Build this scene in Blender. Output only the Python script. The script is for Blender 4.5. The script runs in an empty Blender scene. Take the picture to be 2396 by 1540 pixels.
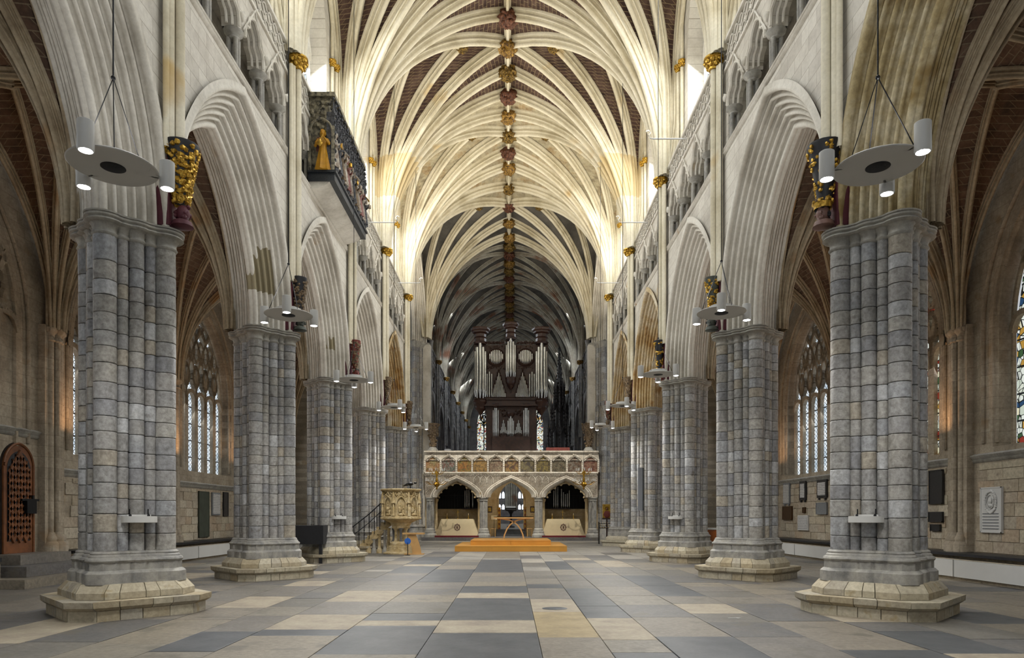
import bpy, math, random
from math import sin, cos, pi, sqrt, radians
from mathutils import Vector, noise
random.seed(7)
SC = bpy.context.scene
COL = SC.collection
F = 1604.0; CX = 0.13; CZ = 1.52

# ---------------------------------------------------------------- camera, world, lights, exposure
cd = bpy.data.cameras.new('camera'); cam = bpy.data.objects.new('camera', cd); COL.objects.link(cam)
cam.location = (CX, 0, CZ); cam.rotation_euler = (pi/2, 0, 0)
cd.sensor_width = 36; cd.lens = F/2396*36
cd.shift_x = 2/2396; cd.shift_y = (1208-770)/2396
cd.clip_start = .1; cd.clip_end = 400
SC.camera = cam
W = bpy.data.worlds.new('world'); SC.world = W; W.use_nodes = True
bg = W.node_tree.nodes['Background']; bg.inputs[0].default_value = (.92, .96, 1, 1); bg.inputs[1].default_value = .5
SC.view_settings.view_transform = 'Standard'; SC.view_settings.look = 'None'
SC.view_settings.gamma = 1; SC.view_settings.use_curve_mapping = False
SC.view_settings.exposure = 0.2
cy = SC.cycles
cy.max_bounces = 4; cy.diffuse_bounces = 3; cy.glossy_bounces = 2; cy.transmission_bounces = 2; cy.transparent_max_bounces = 4
cy.caustics_reflective = False; cy.caustics_refractive = False; cy.sample_clamp_indirect = 4
cy.use_adaptive_sampling = True; cy.adaptive_threshold = .06; cy.adaptive_min_samples = 12
def area(name, loc, aim, sx, sy, power, col):
    l = bpy.data.lights.new(name, 'AREA'); l.shape = 'RECTANGLE'; l.size = sx; l.size_y = sy
    l.energy = power; l.color = col
    o = bpy.data.objects.new(name, l); COL.objects.link(o); o.location = loc
    o.rotation_euler = (Vector(aim)-Vector(loc)).to_track_quat('-Z', 'Y').to_euler(); return o
WARM = (1, .9, .72); COOL = (.91, .96, 1)
PD = [10.95+6.1*k for k in range(-2, 5)]         # nave pier depths, PD[2] is the first one in view
XD = 44.1                                         # east crossing pier
CD = [XD+6.1*k for k in range(0, 8)]              # choir pier depths
for s in (-1, 1):
    for i, d in enumerate(PD):
        if i < 1: continue
        mid = d+3.05 if i < 6 else (d+XD)/2
        area('uplight', (s*5.05, mid, 13.25), (s*1.0, mid, 20), .4, 1.2, (75, 75, 90, 150, 200, 120)[i-1], WARM)   # ledge uplights on the parapet
        if i < 6:
            area('clerestory_daylight', (s*5.66, mid, 16.3), (0, mid-1, 9), 3.0, 3.2, 330, COOL)
            area('aisle_daylight', (s*11.2, mid, 6.0), (s*5, mid-1, 1), 3.0, 4.0, 45, COOL)
    for d in (52, 64, 76):
        area('choir_daylight', (s*5.4, d, 15.5), (0, d, 8), 4, 3, 460, COOL)
    area('transept_daylight', (s*13, 39.7, 8), (0, 39.7, 4), 5, 6, 260, COOL)
for s in (-1, 1):
    for d in (17.6, 22.6, 28.0, 11.5): area('aisle_uplight', (s*10.7, d, 3.5), (s*9.2, d+.3, 9), (.3), .3, 20, (1, .58, .3))     # warm lamps on the aisle string course
area('pulpitum_lamp', (0, 43.75, 4.0), (0, 44.2, 1), .3, .3, 22, WARM)
for x in (-3.5, 3.4):
    area('pulpitum_lamp', (x, 43.75, 4.0), (x, 44.4, 0), .8, .2, 30, WARM)
for s in (-1, 1):
    l = bpy.data.lights.new('added_screen_spot', 'SPOT'); l.energy = 2600; l.spot_size = radians(44); l.spot_blend = .5; l.color = (1, .95, .86); l.shadow_soft_size = .08  # added spots that brighten the screen and bring out its relief
    o = bpy.data.objects.new('added_screen_spot', l); COL.objects.link(o); o.location = (s*4.2, 36.5, 12.4); o.rotation_euler = (Vector((s*2.4, 43, 2.6))-o.location).to_track_quat('-Z', 'Y').to_euler()

# ---------------------------------------------------------------- mesh helpers
class MB:
    def __init__(s): s.v = []; s.f = []; s.uv = None
    def add(s, v, f):
        o = len(s.v); s.v += [tuple(p) for p in v]; s.f += [tuple(i+o for i in q) for q in f]; return s
    def box(s, x0, x1, y0, y1, z0, z1):
        return s.add([(x0,y0,z0),(x1,y0,z0),(x1,y1,z0),(x0,y1,z0),(x0,y0,z1),(x1,y0,z1),(x1,y1,z1),(x0,y1,z1)],
            [(0,3,2,1),(4,5,6,7),(0,1,5,4),(1,2,6,5),(2,3,7,6),(3,0,4,7)])
    def grid(s, rows, closed=False, capa=False, capb=False):
        n = len(rows[0]); m = len(rows); v = [p for r in rows for p in r]; f = []
        for i in range(m-1):
            for j in range(n if closed else n-1):
                k = (j+1) % n; f.append((i*n+j, i*n+k, (i+1)*n+k, (i+1)*n+j))
        if capa: f.append(tuple(range(n))[::-1])
        if capb: f.append(tuple((m-1)*n+j for j in range(n)))
        return s.add(v, f)
    def lathe(s, prof, cx=0, cy=0, n=16, a0=0, a1=2*pi, cap=True, sx=1, sy=1):
        full = abs(a1-a0-2*pi) < 1e-6; m = n if full else n+1
        rows = [[(cx+sx*r*cos(a0+(a1-a0)*j/n), cy+sy*r*sin(a0+(a1-a0)*j/n), z) for j in range(m)] for r, z in prof]
        return s.grid(rows, full, cap and full, cap and full)
    def tube(s, pts, r, n=6, closed=False):
        P = [Vector(p) for p in pts]; rows = []; m = len(P); up = Vector((0, 0, 1))
        for i in range(m):
            if closed: t = P[(i+1) % m]-P[i-1]
            else: t = P[min(i+1, m-1)]-P[max(i-1, 0)]
            t.normalize(); a = t.cross(up)
            if a.length < .05: a = t.cross(Vector((0, 1, 0)))
            a.normalize(); b = a.cross(t); rr = r[i] if isinstance(r, (list, tuple)) else r
            rows.append([tuple(P[i]+a*rr*cos(2*pi*j/n)+b*rr*sin(2*pi*j/n)) for j in range(n)])
        if closed: rows.append(rows[0]); return s.grid(rows, True)
        return s.grid(rows, True, True, True)
    def prism(s, poly, z0, z1):
        n = len(poly); return s.add([(x, y, z0) for x, y in poly]+[(x, y, z1) for x, y in poly],
            [tuple(range(n))[::-1], tuple(range(n, 2*n))]+[(i, (i+1) % n, n+(i+1) % n, n+i) for i in range(n)])
    def prism_xz(s, poly, y0, y1):
        n = len(poly); return s.add([(x, y0, z) for x, z in poly]+[(x, y1, z) for x, z in poly],
            [tuple(range(n)), tuple(range(n, 2*n))[::-1]]+[(i, n+i, n+(i+1) % n, (i+1) % n) for i in range(n)])
    def blob(s, c, r, seed=0, amp=.25, nu=8, nv=6, fr=3.0):
        rows = []; rx, ry, rz = r if isinstance(r, (tuple, list)) else (r, r, r)
        for i in range(nv+1):
            th = pi*i/nv; row = []
            for j in range(nu):
                ph = 2*pi*j/nu; d = Vector((sin(th)*cos(ph), sin(th)*sin(ph), -cos(th)))
                k = 1+amp*noise.noise(d*fr+Vector((seed*3.7, seed, 0)))
                row.append((c[0]+rx*k*d.x, c[1]+ry*k*d.y, c[2]+rz*k*d.z))
            rows.append(row)
        return s.grid(rows, True)
    def mesh(s, name, ang=40):
        me = bpy.data.meshes.new(name); me.from_pydata(s.v, [], s.f); me.update()
        if ang:
            me.shade_smooth(); me.set_sharp_from_angle(angle=radians(ang))
        return me
def place(name, me, mat=None, parent=None, loc=(0,0,0), rot=(0,0,0), scale=(1,1,1)):
    o = bpy.data.objects.new(name, me); COL.objects.link(o); o.parent = parent
    o.location = loc; o.rotation_euler = rot; o.scale = scale
    if mat is not None:
        if len(me.materials) == 0: me.materials.append(mat)
        elif me.materials[0] != mat:
            o.material_slots[0].link = 'OBJECT'; o.material_slots[0].material = mat
    return o
def put(name, mb, mat, parent=None, ang=40, loc=(0,0,0), rot=(0,0,0)):
    return place(name, mb.mesh(name, ang), mat, parent, loc, rot)
def empty(name, loc=(0,0,0), rz=0):
    o = bpy.data.objects.new(name, None); COL.objects.link(o); o.location = loc; o.rotation_euler = (0,0,rz)
    o.empty_display_size = .1; return o
def thing(name, label, cat, loc=(0,0,0), rz=0, group=None):
    o = empty(name, loc, rz); return tag(o, label, cat, group)
def tag(o, label, cat, group=None):
    o['label'] = label; o['category'] = cat
    if group: o['group'] = group
    return o
def struct(o): o['kind'] = 'structure'; return o
def stuff(o): o['kind'] = 'stuff'; return o
def W3(px, py, D): return (CX+(px-1196)/F*D, D, CZ+(1208-py)/F*D)
def tree_copy(o, parent=None, loc=None):
    c = o.copy(); COL.objects.link(c); c.parent = parent
    if loc is not None: c.location = loc
    for ch in o.children: tree_copy(ch, c)
    return c

# ---------------------------------------------------------------- materials
MATS = {}
def rgb(h): 
    c = [int(h[i:i+2], 16)/255 for i in (0, 2, 4)]
    return tuple(((x+.055)/1.055)**2.4 if x > .04 else x/12.92 for x in c)+(1,)
class NT:
    def __init__(s, name):
        s.m = bpy.data.materials.new(name); s.m.use_nodes = True; s.t = s.m.node_tree; s.b = s.t.nodes['Principled BSDF']
    def n(s, typ, **k):
        x = s.t.nodes.new(typ)
        for a, b in k.items():
            if a in x.bl_rna.properties and a != 'inputs': setattr(x, a, b)
        return x
    def l(s, a, b): s.t.links.new(a, b)
    def noise(s, vec, scale, detail=5, rough=.6):
        x = s.n('ShaderNodeTexNoise'); x.inputs['Scale'].default_value = scale; x.inputs['Detail'].default_value = detail
        x.inputs['Roughness'].default_value = rough; s.l(vec, x.inputs['Vector']); return x.outputs[0]
    def ramp(s, fac, stops, const=False):
        x = s.n('ShaderNodeValToRGB'); e = x.color_ramp.elements
        if const: x.color_ramp.interpolation = 'CONSTANT'
        while len(e) < len(stops): e.new(.5)
        for q, (p, c) in zip(e, stops): q.position = p; q.color = c if not isinstance(c, str) else rgb(c)
        s.l(fac, x.inputs[0]); return x.outputs[0]
    def mix(s, fac, a, b, mode='MIX'):
        x = s.n('ShaderNodeMix'); x.data_type = 'RGBA'; x.blend_type = mode
        for sock, v in ((x.inputs[0], fac), (x.inputs[6], a), (x.inputs[7], b)):
            if isinstance(v, (int, float)): sock.default_value = v
            elif isinstance(v, str): sock.default_value = rgb(v)
            elif isinstance(v, tuple): sock.default_value = v
            else: s.l(v, sock)
        return x.outputs[2]
    def math(s, op, a, b=0.0):
        x = s.n('ShaderNodeMath'); x.operation = op
        for sock, v in ((x.inputs[0], a), (x.inputs[1], b)):
            if isinstance(v, (int, float)): sock.default_value = v
            else: s.l(v, sock)
        return x.outputs[0]
    def bump(s, h, strength, dist=.02, prev=None):
        x = s.n('ShaderNodeBump'); x.inputs['Strength'].default_value = strength; x.inputs['Distance'].default_value = dist
        s.l(h, x.inputs['Height'])
        if prev is not None: s.l(prev, x.inputs['Normal'])
        return x.outputs[0]
    def pos(s):
        g = s.n('ShaderNodeNewGeometry'); return g.outputs['Position']
def stone(name, cols, scale=1.5, rough=.85, bump=.35, per=None, pm=.75, stain=None, boxes=None, brick=None, fine=14, mult=.25, uvb=False):
    """cols: ramp of broad tones; per: per-object palette; stain: (colour, threshold, scale); brick: (w, h, axis, mortar)"""
    t = NT(name); P = t.pos(); col = None
    nz = t.noise(P, scale, 4, .65)
    col = t.ramp(nz, [(.3+.4*i/(len(cols)-1), c) for i, c in enumerate(cols)])
    if per:
        oi = t.n('ShaderNodeObjectInfo')
        pc = t.ramp(oi.outputs['Random'], [(i/len(per), c) for i, c in enumerate(per)], True)
        col = t.mix(pm, col, pc)
    fn = t.noise(P, fine, 3, .7); nrm = None
    if brick:
        bw, bh, axis, mort = brick
        br = t.n('ShaderNodeTexBrick'); br.offset = .5
        if axis == 'uv':
            uv = t.n('ShaderNodeUVMap'); t.l(uv.outputs[0], br.inputs['Vector'])
        else:
            sp = t.n('ShaderNodeSeparateXYZ'); cb = t.n('ShaderNodeCombineXYZ'); t.l(P, sp.inputs[0])
            t.l(sp.outputs['Y' if axis == 'y' else 'X'], cb.inputs[0]); t.l(sp.outputs[2], cb.inputs[1]); t.l(cb.outputs[0], br.inputs['Vector'])
        br.inputs['Scale'].default_value = 1; br.inputs['Brick Width'].default_value = bw; br.inputs['Row Height'].default_value = bh
        br.inputs['Mortar Size'].default_value = .012 if bh < .2 else .006; br.inputs['Mortar Smooth'].default_value = .3
        br.inputs['Color1'].default_value = (1, 1, 1, 1); br.inputs['Color2'].default_value = (.55, .52, .5, 1)
        br.inputs['Mortar'].default_value = rgb(mort)
        col = t.mix(.75 if bh < .22 else .32, col, br.outputs[0], 'MULTIPLY')
        col = t.mix(br.outputs['Fac'], col, mort)
        nrm = t.bump(t.math('SUBTRACT', 1, br.outputs['Fac']), .5, .02)
    col = t.mix(mult, col, t.ramp(fn, [(.25, (.35,.33,.3,1)), (.7, (1.25,1.25,1.25,1))]), 'MULTIPLY')
    if stain:
        sc, th, ss = stain
        sn = t.noise(P, ss, 3, .55)
        col = t.mix(t.ramp(sn, [(th, (0,0,0,1)), (th+.1, (.85,.85,.85,1))]), col, sc)
    if boxes:                                  # uncleaned olive patches of old stone, each with its own rectangle
        sx = t.n('ShaderNodeSeparateXYZ'); t.l(P, sx.inputs[0])
        for pc, lims in boxes:
            m = None
            for ax, lo, hi in lims:
                q = t.math('MULTIPLY', t.math('GREATER_THAN', sx.outputs[ax], lo), t.math('LESS_THAN', sx.outputs[ax], hi)); m = q if m is None else t.math('MULTIPLY', m, q)
            col = t.mix(t.math('MULTIPLY', m, .8), col, pc)
    t.l(col, t.b.inputs['Base Color']); t.b.inputs['Roughness'].default_value = rough
    t.l(t.bump(fn, bump, .015, nrm), t.b.inputs['Normal'])
    MATS[name] = t.m; return t.m
def plain(name, c, rough=.6, metal=0, var=.3, scale=8, bump=.1, c2=None, emit=None):
    t = NT(name); P = t.pos(); n = t.noise(P, scale, 5)
    c = rgb(c) if isinstance(c, str) else c
    d = rgb(c2) if c2 else tuple(x*(1-var) for x in c[:3])+(1,)
    t.l(t.ramp(n, [(.35, d), (.65, c)]), t.b.inputs['Base Color'])
    t.b.inputs['Roughness'].default_value = rough; t.b.inputs['Metallic'].default_value = metal
    if bump: t.l(t.bump(n, bump, .01), t.b.inputs['Normal'])
    if emit: t.b.inputs['Emission Color'].default_value = emit[0]; t.b.inputs['Emission Strength'].default_value = emit[1]
    MATS[name] = t.m; return t.m
m_wall = stone('wall_limestone', ['bfb9ad', 'dad5ca', 'e5e1d6'], .7, brick=(.62, .27, 'y', 'a8a091'), stain=('c2a56c', .66, .8), mult=.18)
m_arch = stone('arch_limestone', ['b9b3a6', 'd6d1c6', 'e2ded4'], .9, stain=('a8895a', .68, 1.1), mult=.22, bump=.2)
m_arch_pa = stone('patched_limestone', ['b9b3a6', 'd6d1c6', 'e2ded4'], .9, stain=('a8895a', .68, 1.1), mult=.22, bump=.2, boxes=[('82744a', [(0, -6.15, -5.6), (1, 16.1, 17.2), (2, 6.88, 7.86)]), ('857850', [(0, -5.95, -5.68), (1, 22.4, 23.1), (2, 7.0, 7.4)])])
m_arch_st = stone('stained_limestone', ['8c7a52', 'ab9a72', 'cfc6ac'], 1.1, stain=('7d6535', .56, 1.7), mult=.5)
m_arch_oc = stone('ochre_limestone', ['a5824c', 'c3ae86', 'd8cfba'], 1.0, stain=('936a2f', .55, 1.3), mult=.4)
m_rib = stone('vault_rib_limestone', ['b9ae92', 'd8d0b9', 'e4ddc9'], .6, stain=('c09c50', .67, .5), mult=.2, bump=.2)
m_rib_b = stone('banded_rib_limestone', ['b9ae92', 'd8d0b9', 'e4ddc9'], .6, stain=('c09c50', .62, .5), mult=.2, bump=.2, boxes=[('cbb78a', [(2, 15.0, 16.6)])])
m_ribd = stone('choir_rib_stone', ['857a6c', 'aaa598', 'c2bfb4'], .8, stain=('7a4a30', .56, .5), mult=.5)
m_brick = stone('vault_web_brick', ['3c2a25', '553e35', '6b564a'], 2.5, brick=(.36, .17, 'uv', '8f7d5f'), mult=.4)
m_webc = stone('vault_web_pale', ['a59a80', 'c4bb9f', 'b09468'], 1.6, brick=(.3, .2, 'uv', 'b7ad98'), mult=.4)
m_webg = stone('choir_web', ['3f3c39', '57544f', '68645f'], 1.0, mult=.25)  # crossing and choir webs painted dark to stand for the missing light
m_aweb = stone('aisle_web', ['4b3a2e', '6a5140', '7b6350'], 2.0, brick=(.34, .16, 'uv', '81705a'), mult=.5)
m_arib = stone('aisle_rib', ['8d7b62', 'b0a187', 'c0b49c'], .9, stain=('9c7444', .6, .7), mult=.4)
GREYS = ['94928f', 'a5a39e', '9a9895', 'aeaaa1', '8f8f91', 'a19c92', 'a0a2a5', 'ada28e', '94918b', 'c0c1c2', 'a29e99', '87878a', '9d9b97', 'a7a49e']
m_drum = stone('grey_marble_drum', ['85858a', '9b9b9b', 'afaca5'], 3, rough=.6, per=GREYS, pm=.7, mult=.75, stain=('6c6760', .64, 4), bump=.6)
m_shaft = stone('grey_marble', ['7b7a78', '98958e', 'aca89e'], 4, rough=.6, mult=.35, stain=('a89a7d', .68, 2), bump=.25)
m_shaftd = stone('dark_marble', ['4c4c4e', '6d6c6b', '8b8984'], 4, rough=.45, mult=.3, bump=.15)
m_mort = stone('mortar', ['3a3835', '4b4945'], 5, mult=.2)
m_plinth = stone('plinth_limestone', ['978d79', 'b0a692', 'c0b8a5'], 2, pm=.6, per=['aca087', 'b9b19c', 'b3a88f', 'a39c8d', 'bdb49c', 'a89877'], stain=('9a8a68', .62, 4), mult=.45)
m_cap = stone('capital_stone', ['8a8780', 'a3a098', 'b5b1a6'], 3, mult=.35)
m_awall = stone('aisle_wall', ['8f8371', 'a99c88', 'b9ad99'], 1.2, brick=(.5, .27, 'y', '8c8170'), stain=('917c60', .62, 1.5), mult=.45)
m_block = stone('wall_block', ['9d9180', 'b3a894', 'c0b5a2'], 3, per=['b7aa92', 'a4957e', 'beb39f', 'ad9478', 'a79c8b', 'bfb59c', 'a1917a', 'ad9c88'], pm=.55, stain=('85796a', .64, 5), mult=.5, bump=.6)
FL = ['6d6b67', '847f77', '78756e', '91897b', '656568', '998e7b', '7b7670', '8a8277', '5c5d61', '918779']
def dk(hs, k): return [''.join('%02x' % int(int(h[i:i+2], 16)*k) for i in (0, 2, 4)) for h in hs]
FL = dk(FL, .92)
m_flag = stone('flagstone', ['504c47', '6d675e', '82796b'], 1.6, rough=.5, per=FL, pm=.6, stain=('5f5a50', .56, 2.2), mult=.6, bump=.3)
m_flagd = stone('dark_flagstone', ['3d4044', '4b4d50', '57585a'], 2, rough=.45, mult=.3, bump=.15)
m_flagt = stone('tan_flagstone', ['7d6f55', '93825f', 'a08f6d'], 2, rough=.55, mult=.3, bump=.15)
m_flagp = stone('pale_flagstone', ['82776a', '978c79', 'a39986'], 2, rough=.6, mult=.3, bump=.15)
m_joint = stone('floor_joint', ['55514b', '676259'], 5, mult=.2)
m_gold = plain('gilding', 'e8bf55', .35, .75, .6, 22, .5, c2='8a6420')
m_boss = plain('painted_gilt_boss', 'b08a3c', .5, .4, scale=14, bump=.6, c2='3a221a')
m_black = plain('black_paint', '1c1c20', .5, 0, .4, 10, .2)
m_maroon = plain('maroon_paint', '5b2430', .6, 0, .3, 6, .1)
m_red = plain('red_paint', '7a3226', .6, 0, .4, 8, .2)
m_white = plain('white_enamel', 'c9c8c4', .4, 0, .04, 3, 0)
m_metal = plain('dark_iron', '1b1b1d', .4, .6, .2, 8, 0)
m_grille = plain('speaker_grille', '15191f', .5, .5, .6, 90, .6)
m_lamp = plain('lamp_glow', 'ffffff', .5, 0, 0, 1, 0, emit=((.93,.96,1,1), 30))
m_oak = plain('dark_oak', '3d2217', .45, 0, .5, 6, .2)
m_oakl = plain('light_oak', 'c59a60', .45, 0, .15, 3, .05)
m_pipe = plain('tin_pipe', 'b9b9b6', .25, .9, .25, 3, 0)
m_brass = plain('brass', 'b88d35', .3, .9, .3, 10, 0)
# ---------------------------------------------------------------- parametric architecture
B = 6.1
WX = 6.0              # pier centre line
ZS = 6.06             # arcade springing
# pier plan: 16 shafts on a diamond
def pier_shafts(sgn):
    """sgn = +1: nave side is +x"""
    r = .60; out = []
    cor = [(0, -r), (sgn*r, 0), (0, r), (-sgn*r, 0)]
    for q in range(4):
        a = cor[q]; b = cor[(q+1) % 4]; vis = q in (0, 3)
        out.append((a[0], a[1], .16, q != 2))
        nx, ny = (a[0]+b[0])/2, (a[1]+b[1])/2; L = sqrt(nx*nx+ny*ny); nx /= L; ny /= L
        for fr, rr in ((.27, .082), (.5, .112), (.73, .082)):
            out.append((a[0]+(b[0]-a[0])*fr+nx*.025, a[1]+(b[1]-a[1])*fr+ny*.025, rr, vis))
    return out
def outline(sh, d, n=112):
    pts = []
    for i in range(n):
        a = 2*pi*i/n; ux, uy = cos(a), sin(a); best = .54/(abs(ux)+abs(uy))
        for x, y, r, _ in sh:
            R = r+d; b = x*ux+y*uy; q = b*b-(x*x+y*y-R*R)
            if q > 0: best = max(best, b+sqrt(q))
        pts.append((best*ux, best*uy))
    return pts
def outline8(sh, d, n=160):
    pts = []
    for i in range(n):
        a = 2*pi*i/n; ux, uy = cos(a), sin(a); best = .54/(abs(ux)+abs(uy))
        for x, y, r, _ in sh:
            lo, hi = 0, 9
            for q in range(8):
                nx, ny = cos(q*pi/4), sin(q*pi/4); dn = ux*nx+uy*ny; rhs = r+d+x*nx+y*ny
                if dn > 1e-9: hi = min(hi, rhs/dn)
                elif dn < -1e-9: lo = max(lo, rhs/dn)
                elif rhs < 0: lo = 99
            if lo < hi: best = max(best, hi)
        pts.append((best*ux, best*uy))
    return pts
def loft_octs(mb, sh, prof):
    mb.grid([[(x, y, z) for x, y in outline8(sh, d)] for z, d in prof], True, True, True)
def loft_outline(mb, sh, prof, n=144):
    rows = []
    for z, d in prof: rows.append([(x, y, z) for x, y in outline(sh, d, n)])
    mb.grid(rows, True, True, True)
def drum_mesh(r, n):
    mb = MB()
    mb.lathe([(r-.010, .0), (r-.002, .014), (r, .035), (r, .08), (r, .92), (r, .965), (r-.002, .986), (r-.010, 1.0)], n=n, cap=False); return mb.mesh('drum', 50)
ME_DRUM = {r: drum_mesh(r, 16 if r > .15 else 12) for r in (.16, .112, .082)}
def oct_plinth(R, t=.21):
    return [(-t, -R), (t, -R), (R, -t), (R, t), (t, R), (-t, R), (-R, t), (-R, -t)]
TIERS = [[(.0, 1.16), (.15, 1.16)], [(.155, 1.17), (.205, 1.25), (.29, 1.26), (.29, 1.0)], [(.295, .98), (.39, .98), (.44, .93), (.51, .86), (.51, .7)]]
def perim_blocks(R0, npl, rnd):
    """split the truncated diamond into stones -> list of (p, q) on the unit perimeter of tier radius R"""
    P = oct_plinth(R0); out = []
    for i in range(8):
        a = Vector((P[i][0], P[i][1])); b = Vector((P[(i+1) % 8][0], P[(i+1) % 8][1]))
        n = 1 if i % 2 == 0 else npl
        cuts = [0]+sorted((k+rnd.uniform(-.28, .28))/n for k in range(1, n))+[1]
        for u, w in zip(cuts, cuts[1:]): out.append((i, u, w))
    return out
def block_on(tier, i, u, w, gap=.006):
    rows = []
    for z, R in tier:
        P = oct_plinth(R); a = Vector(P[i]); b = Vector(P[(i+1) % 8]); L = (b-a).length; g = gap/L
        p = a.lerp(b, min(u+g, 1)); q = a.lerp(b, max(w-g, 0)); rows.append([(p.x, p.y, z), (q.x, q.y, z)])
    z, R = tier[-1]; P = oct_plinth(R*.75); p = Vector(P[i]).lerp(Vector(P[(i+1) % 8]), u); q = Vector(P[i]).lerp(Vector(P[(i+1) % 8]), w)
    rows.append([(p.x, p.y, z), (q.x, q.y, z)])
    z0 = tier[0][0]; rows.insert(0, [(p.x, p.y, z0), (q.x, q.y, z0)])
    mb = MB(); mb.grid(rows)
    n = len(rows); mb.f.append(tuple(2*k for k in range(n))); mb.f.append(tuple(2*k+1 for k in range(n))[::-1]); return mb
ZB, ZN = .985, 5.75   # top of base, necking
def make_pier(x, y, sgn, label, detail=True, group='clustered grey marble piers of the nave', stones=True):
    t = thing('clustered_pier', label, 'pier', (x, y, 0), 0, group)
    sh = pier_shafts(sgn); rnd = random.Random(int(x*31+y*17))
    core = MB()
    core.prism([(0, -.5), (.5, 0), (0, .5), (-.5, 0)][::1], .5, ZN+.2)
    for cx, cy, r, v in sh: core.lathe([(r-.014, ZB-.05), (r-.014, ZN)], cx, cy, 12, cap=False)
    put('core', core, m_mort, t)
    # courses
    zs = [ZB]
    while zs[-1] < ZN-.36: zs.append(zs[-1]+rnd.uniform(.2, .3))
    zs[-1] = ZN if ZN-zs[-1] < .12 else zs[-1]
    if zs[-1] != ZN: zs.append(ZN)
    back = MB()
    for cx, cy, r, v in sh:
        if not v or not detail: back.lathe([(r, ZB-.03), (r, ZN)], cx, cy, 12, cap=False); continue
        off = rnd.uniform(-.02, .02)
        for k in range(len(zs)-1):
            a = zs[k]+(off if k else 0); b = zs[k+1]+(off if k < len(zs)-2 else 0)
            ks = rnd.uniform(.985, 1.015); place('stone_drum', ME_DRUM[r], m_drum, t, (cx, cy, a), (rnd.uniform(-.01, .01), rnd.uniform(-.01, .01), rnd.uniform(0, 6)), (ks, ks, b-a-.006))
    if back.v: put('rear_shafts', back, m_shaft, t)
    bs = MB(); loft_octs(bs, sh, [(.5, .13), (.66, .13), (.70, .085), (.705, .07), (.82, .07)]); loft_outline(bs, sh, [(.815, .07), (.825, .095), (.85, .108), (.88, .095), (.895, .065), (.92, .06), (.94, .035), (.96, .04), (.975, .03), (.992, .0)])
    put('base', bs, m_shaft, t)
    cp = MB()
    for cx, cy, r, v in sh:
        cp.lathe([(r, ZN-.02), (r+.022, ZN), (r+.026, ZN+.02), (r+.01, ZN+.04), (r+.005, ZN+.08), (r+.03, ZN+.14), (r+.07, ZN+.17)], cx, cy, 14, cap=False)
    put('capital', cp, m_cap, t)
    ab = MB(); loft_outline(ab, sh, [(5.9, .02), (5.91, .09), (5.93, .115), (5.955, .10), (5.965, .085), (5.985, .12), (6.01, .125), (6.02, .10), (6.03, .125), (6.05, .13), (6.06, .10), (6.062, 0)])
    put('abacus', ab, m_cap, t)
    if stones:
        for k, tier in enumerate(TIERS):
            for i, u, w in perim_blocks(tier[0][1], 4, rnd):
                put('plinth_stone', block_on(tier, i, u, w), m_plinth, t, 30)
        inner = MB(); inner.prism(oct_plinth(.8), 0, .5); put('plinth_core', inner, m_mort, t)
    else:
        pl = MB()
        for tier in TIERS:
            pl.grid([[(px, py, z) for px, py in oct_plinth(R)] for z, R in tier], True, True, True)
        put('plinth', pl, m_plinth, t, 30)
    return t
ORD = ['first', 'second', 'third', 'fourth', 'fifth']
for side, s in (('left', -1), ('right', 1)):
    for k in range(5):
        make_pier(s*WX, PD[k+2], -s, 'grey marble clustered pier, %s from the camera in the %s-hand arcade' % (ORD[k], side), True, None, k < 4)
    make_pier(s*WX, PD[1], -s, 'grey marble clustered pier beside the camera, outside the picture on the %s' % side, False, None, False)

# arcade arch, swept moulding
R_IN, E_C = 3.65, 1.35
def mould_profile():
    """half profile from nave face to soffit, list of (lat, rho); lat 0 = wall centre"""
    import itertools
    seq = [('r', .15), ('h', .10), ('r', .09), ('h', .11), ('r', .10), ('h', .09), ('r', .07), ('h', .10), ('r', .10), ('h', .09), ('r', .08), ('h', .09), ('r', .15)]
    tot = sum(w for _, w in seq); L = .70*sqrt(2); k = L/tot
    d = Vector((1, -1)).normalized(); n = Vector((-1, -1)).normalized(); p = Vector((-.70, .70)); pts = [(-.70, .78)]
    for typ, w in seq:
        w *= k
        if typ == 'f': pts += [tuple(p+n*.02), tuple(p+d*w+n*.02)]
        else:
            m = 6 if typ == 'r' else 6
            for i in range(m+1):
                a = pi*i/m; hgt = (w*.62*sin(a) if typ == 'r' else -w*1.05*sin(a))
                pts.append(tuple(p+d*(w*.5*(1-cos(a)))+n*hgt))
        p = p+d*w
    return pts
HALF = mould_profile()
FULL = HALF+[(-l, r) for l, r in HALF[::-1][1:]]
def arch_pt(rho, t, s):
    R = R_IN+rho; phm = math.acos(min(1, E_C/R)); ph = phm*t
    return s*(-E_C+R*cos(ph)), R*sin(ph)
def arch_mesh(prof, n=22):
    rows = []
    for i in range(2*n+1):
        s, t = (1, i/n) if i <= n else (-1, (2*n-i)/n)
        row = []
        for l, r in prof:
            y, z = arch_pt(r, t, s); row.append((l, y, z))
        rows.append(row)
    mb = MB(); mb.grid(rows); return mb
ME_ARCH = arch_mesh(FULL).mesh('arch_moulding', 50)
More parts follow.
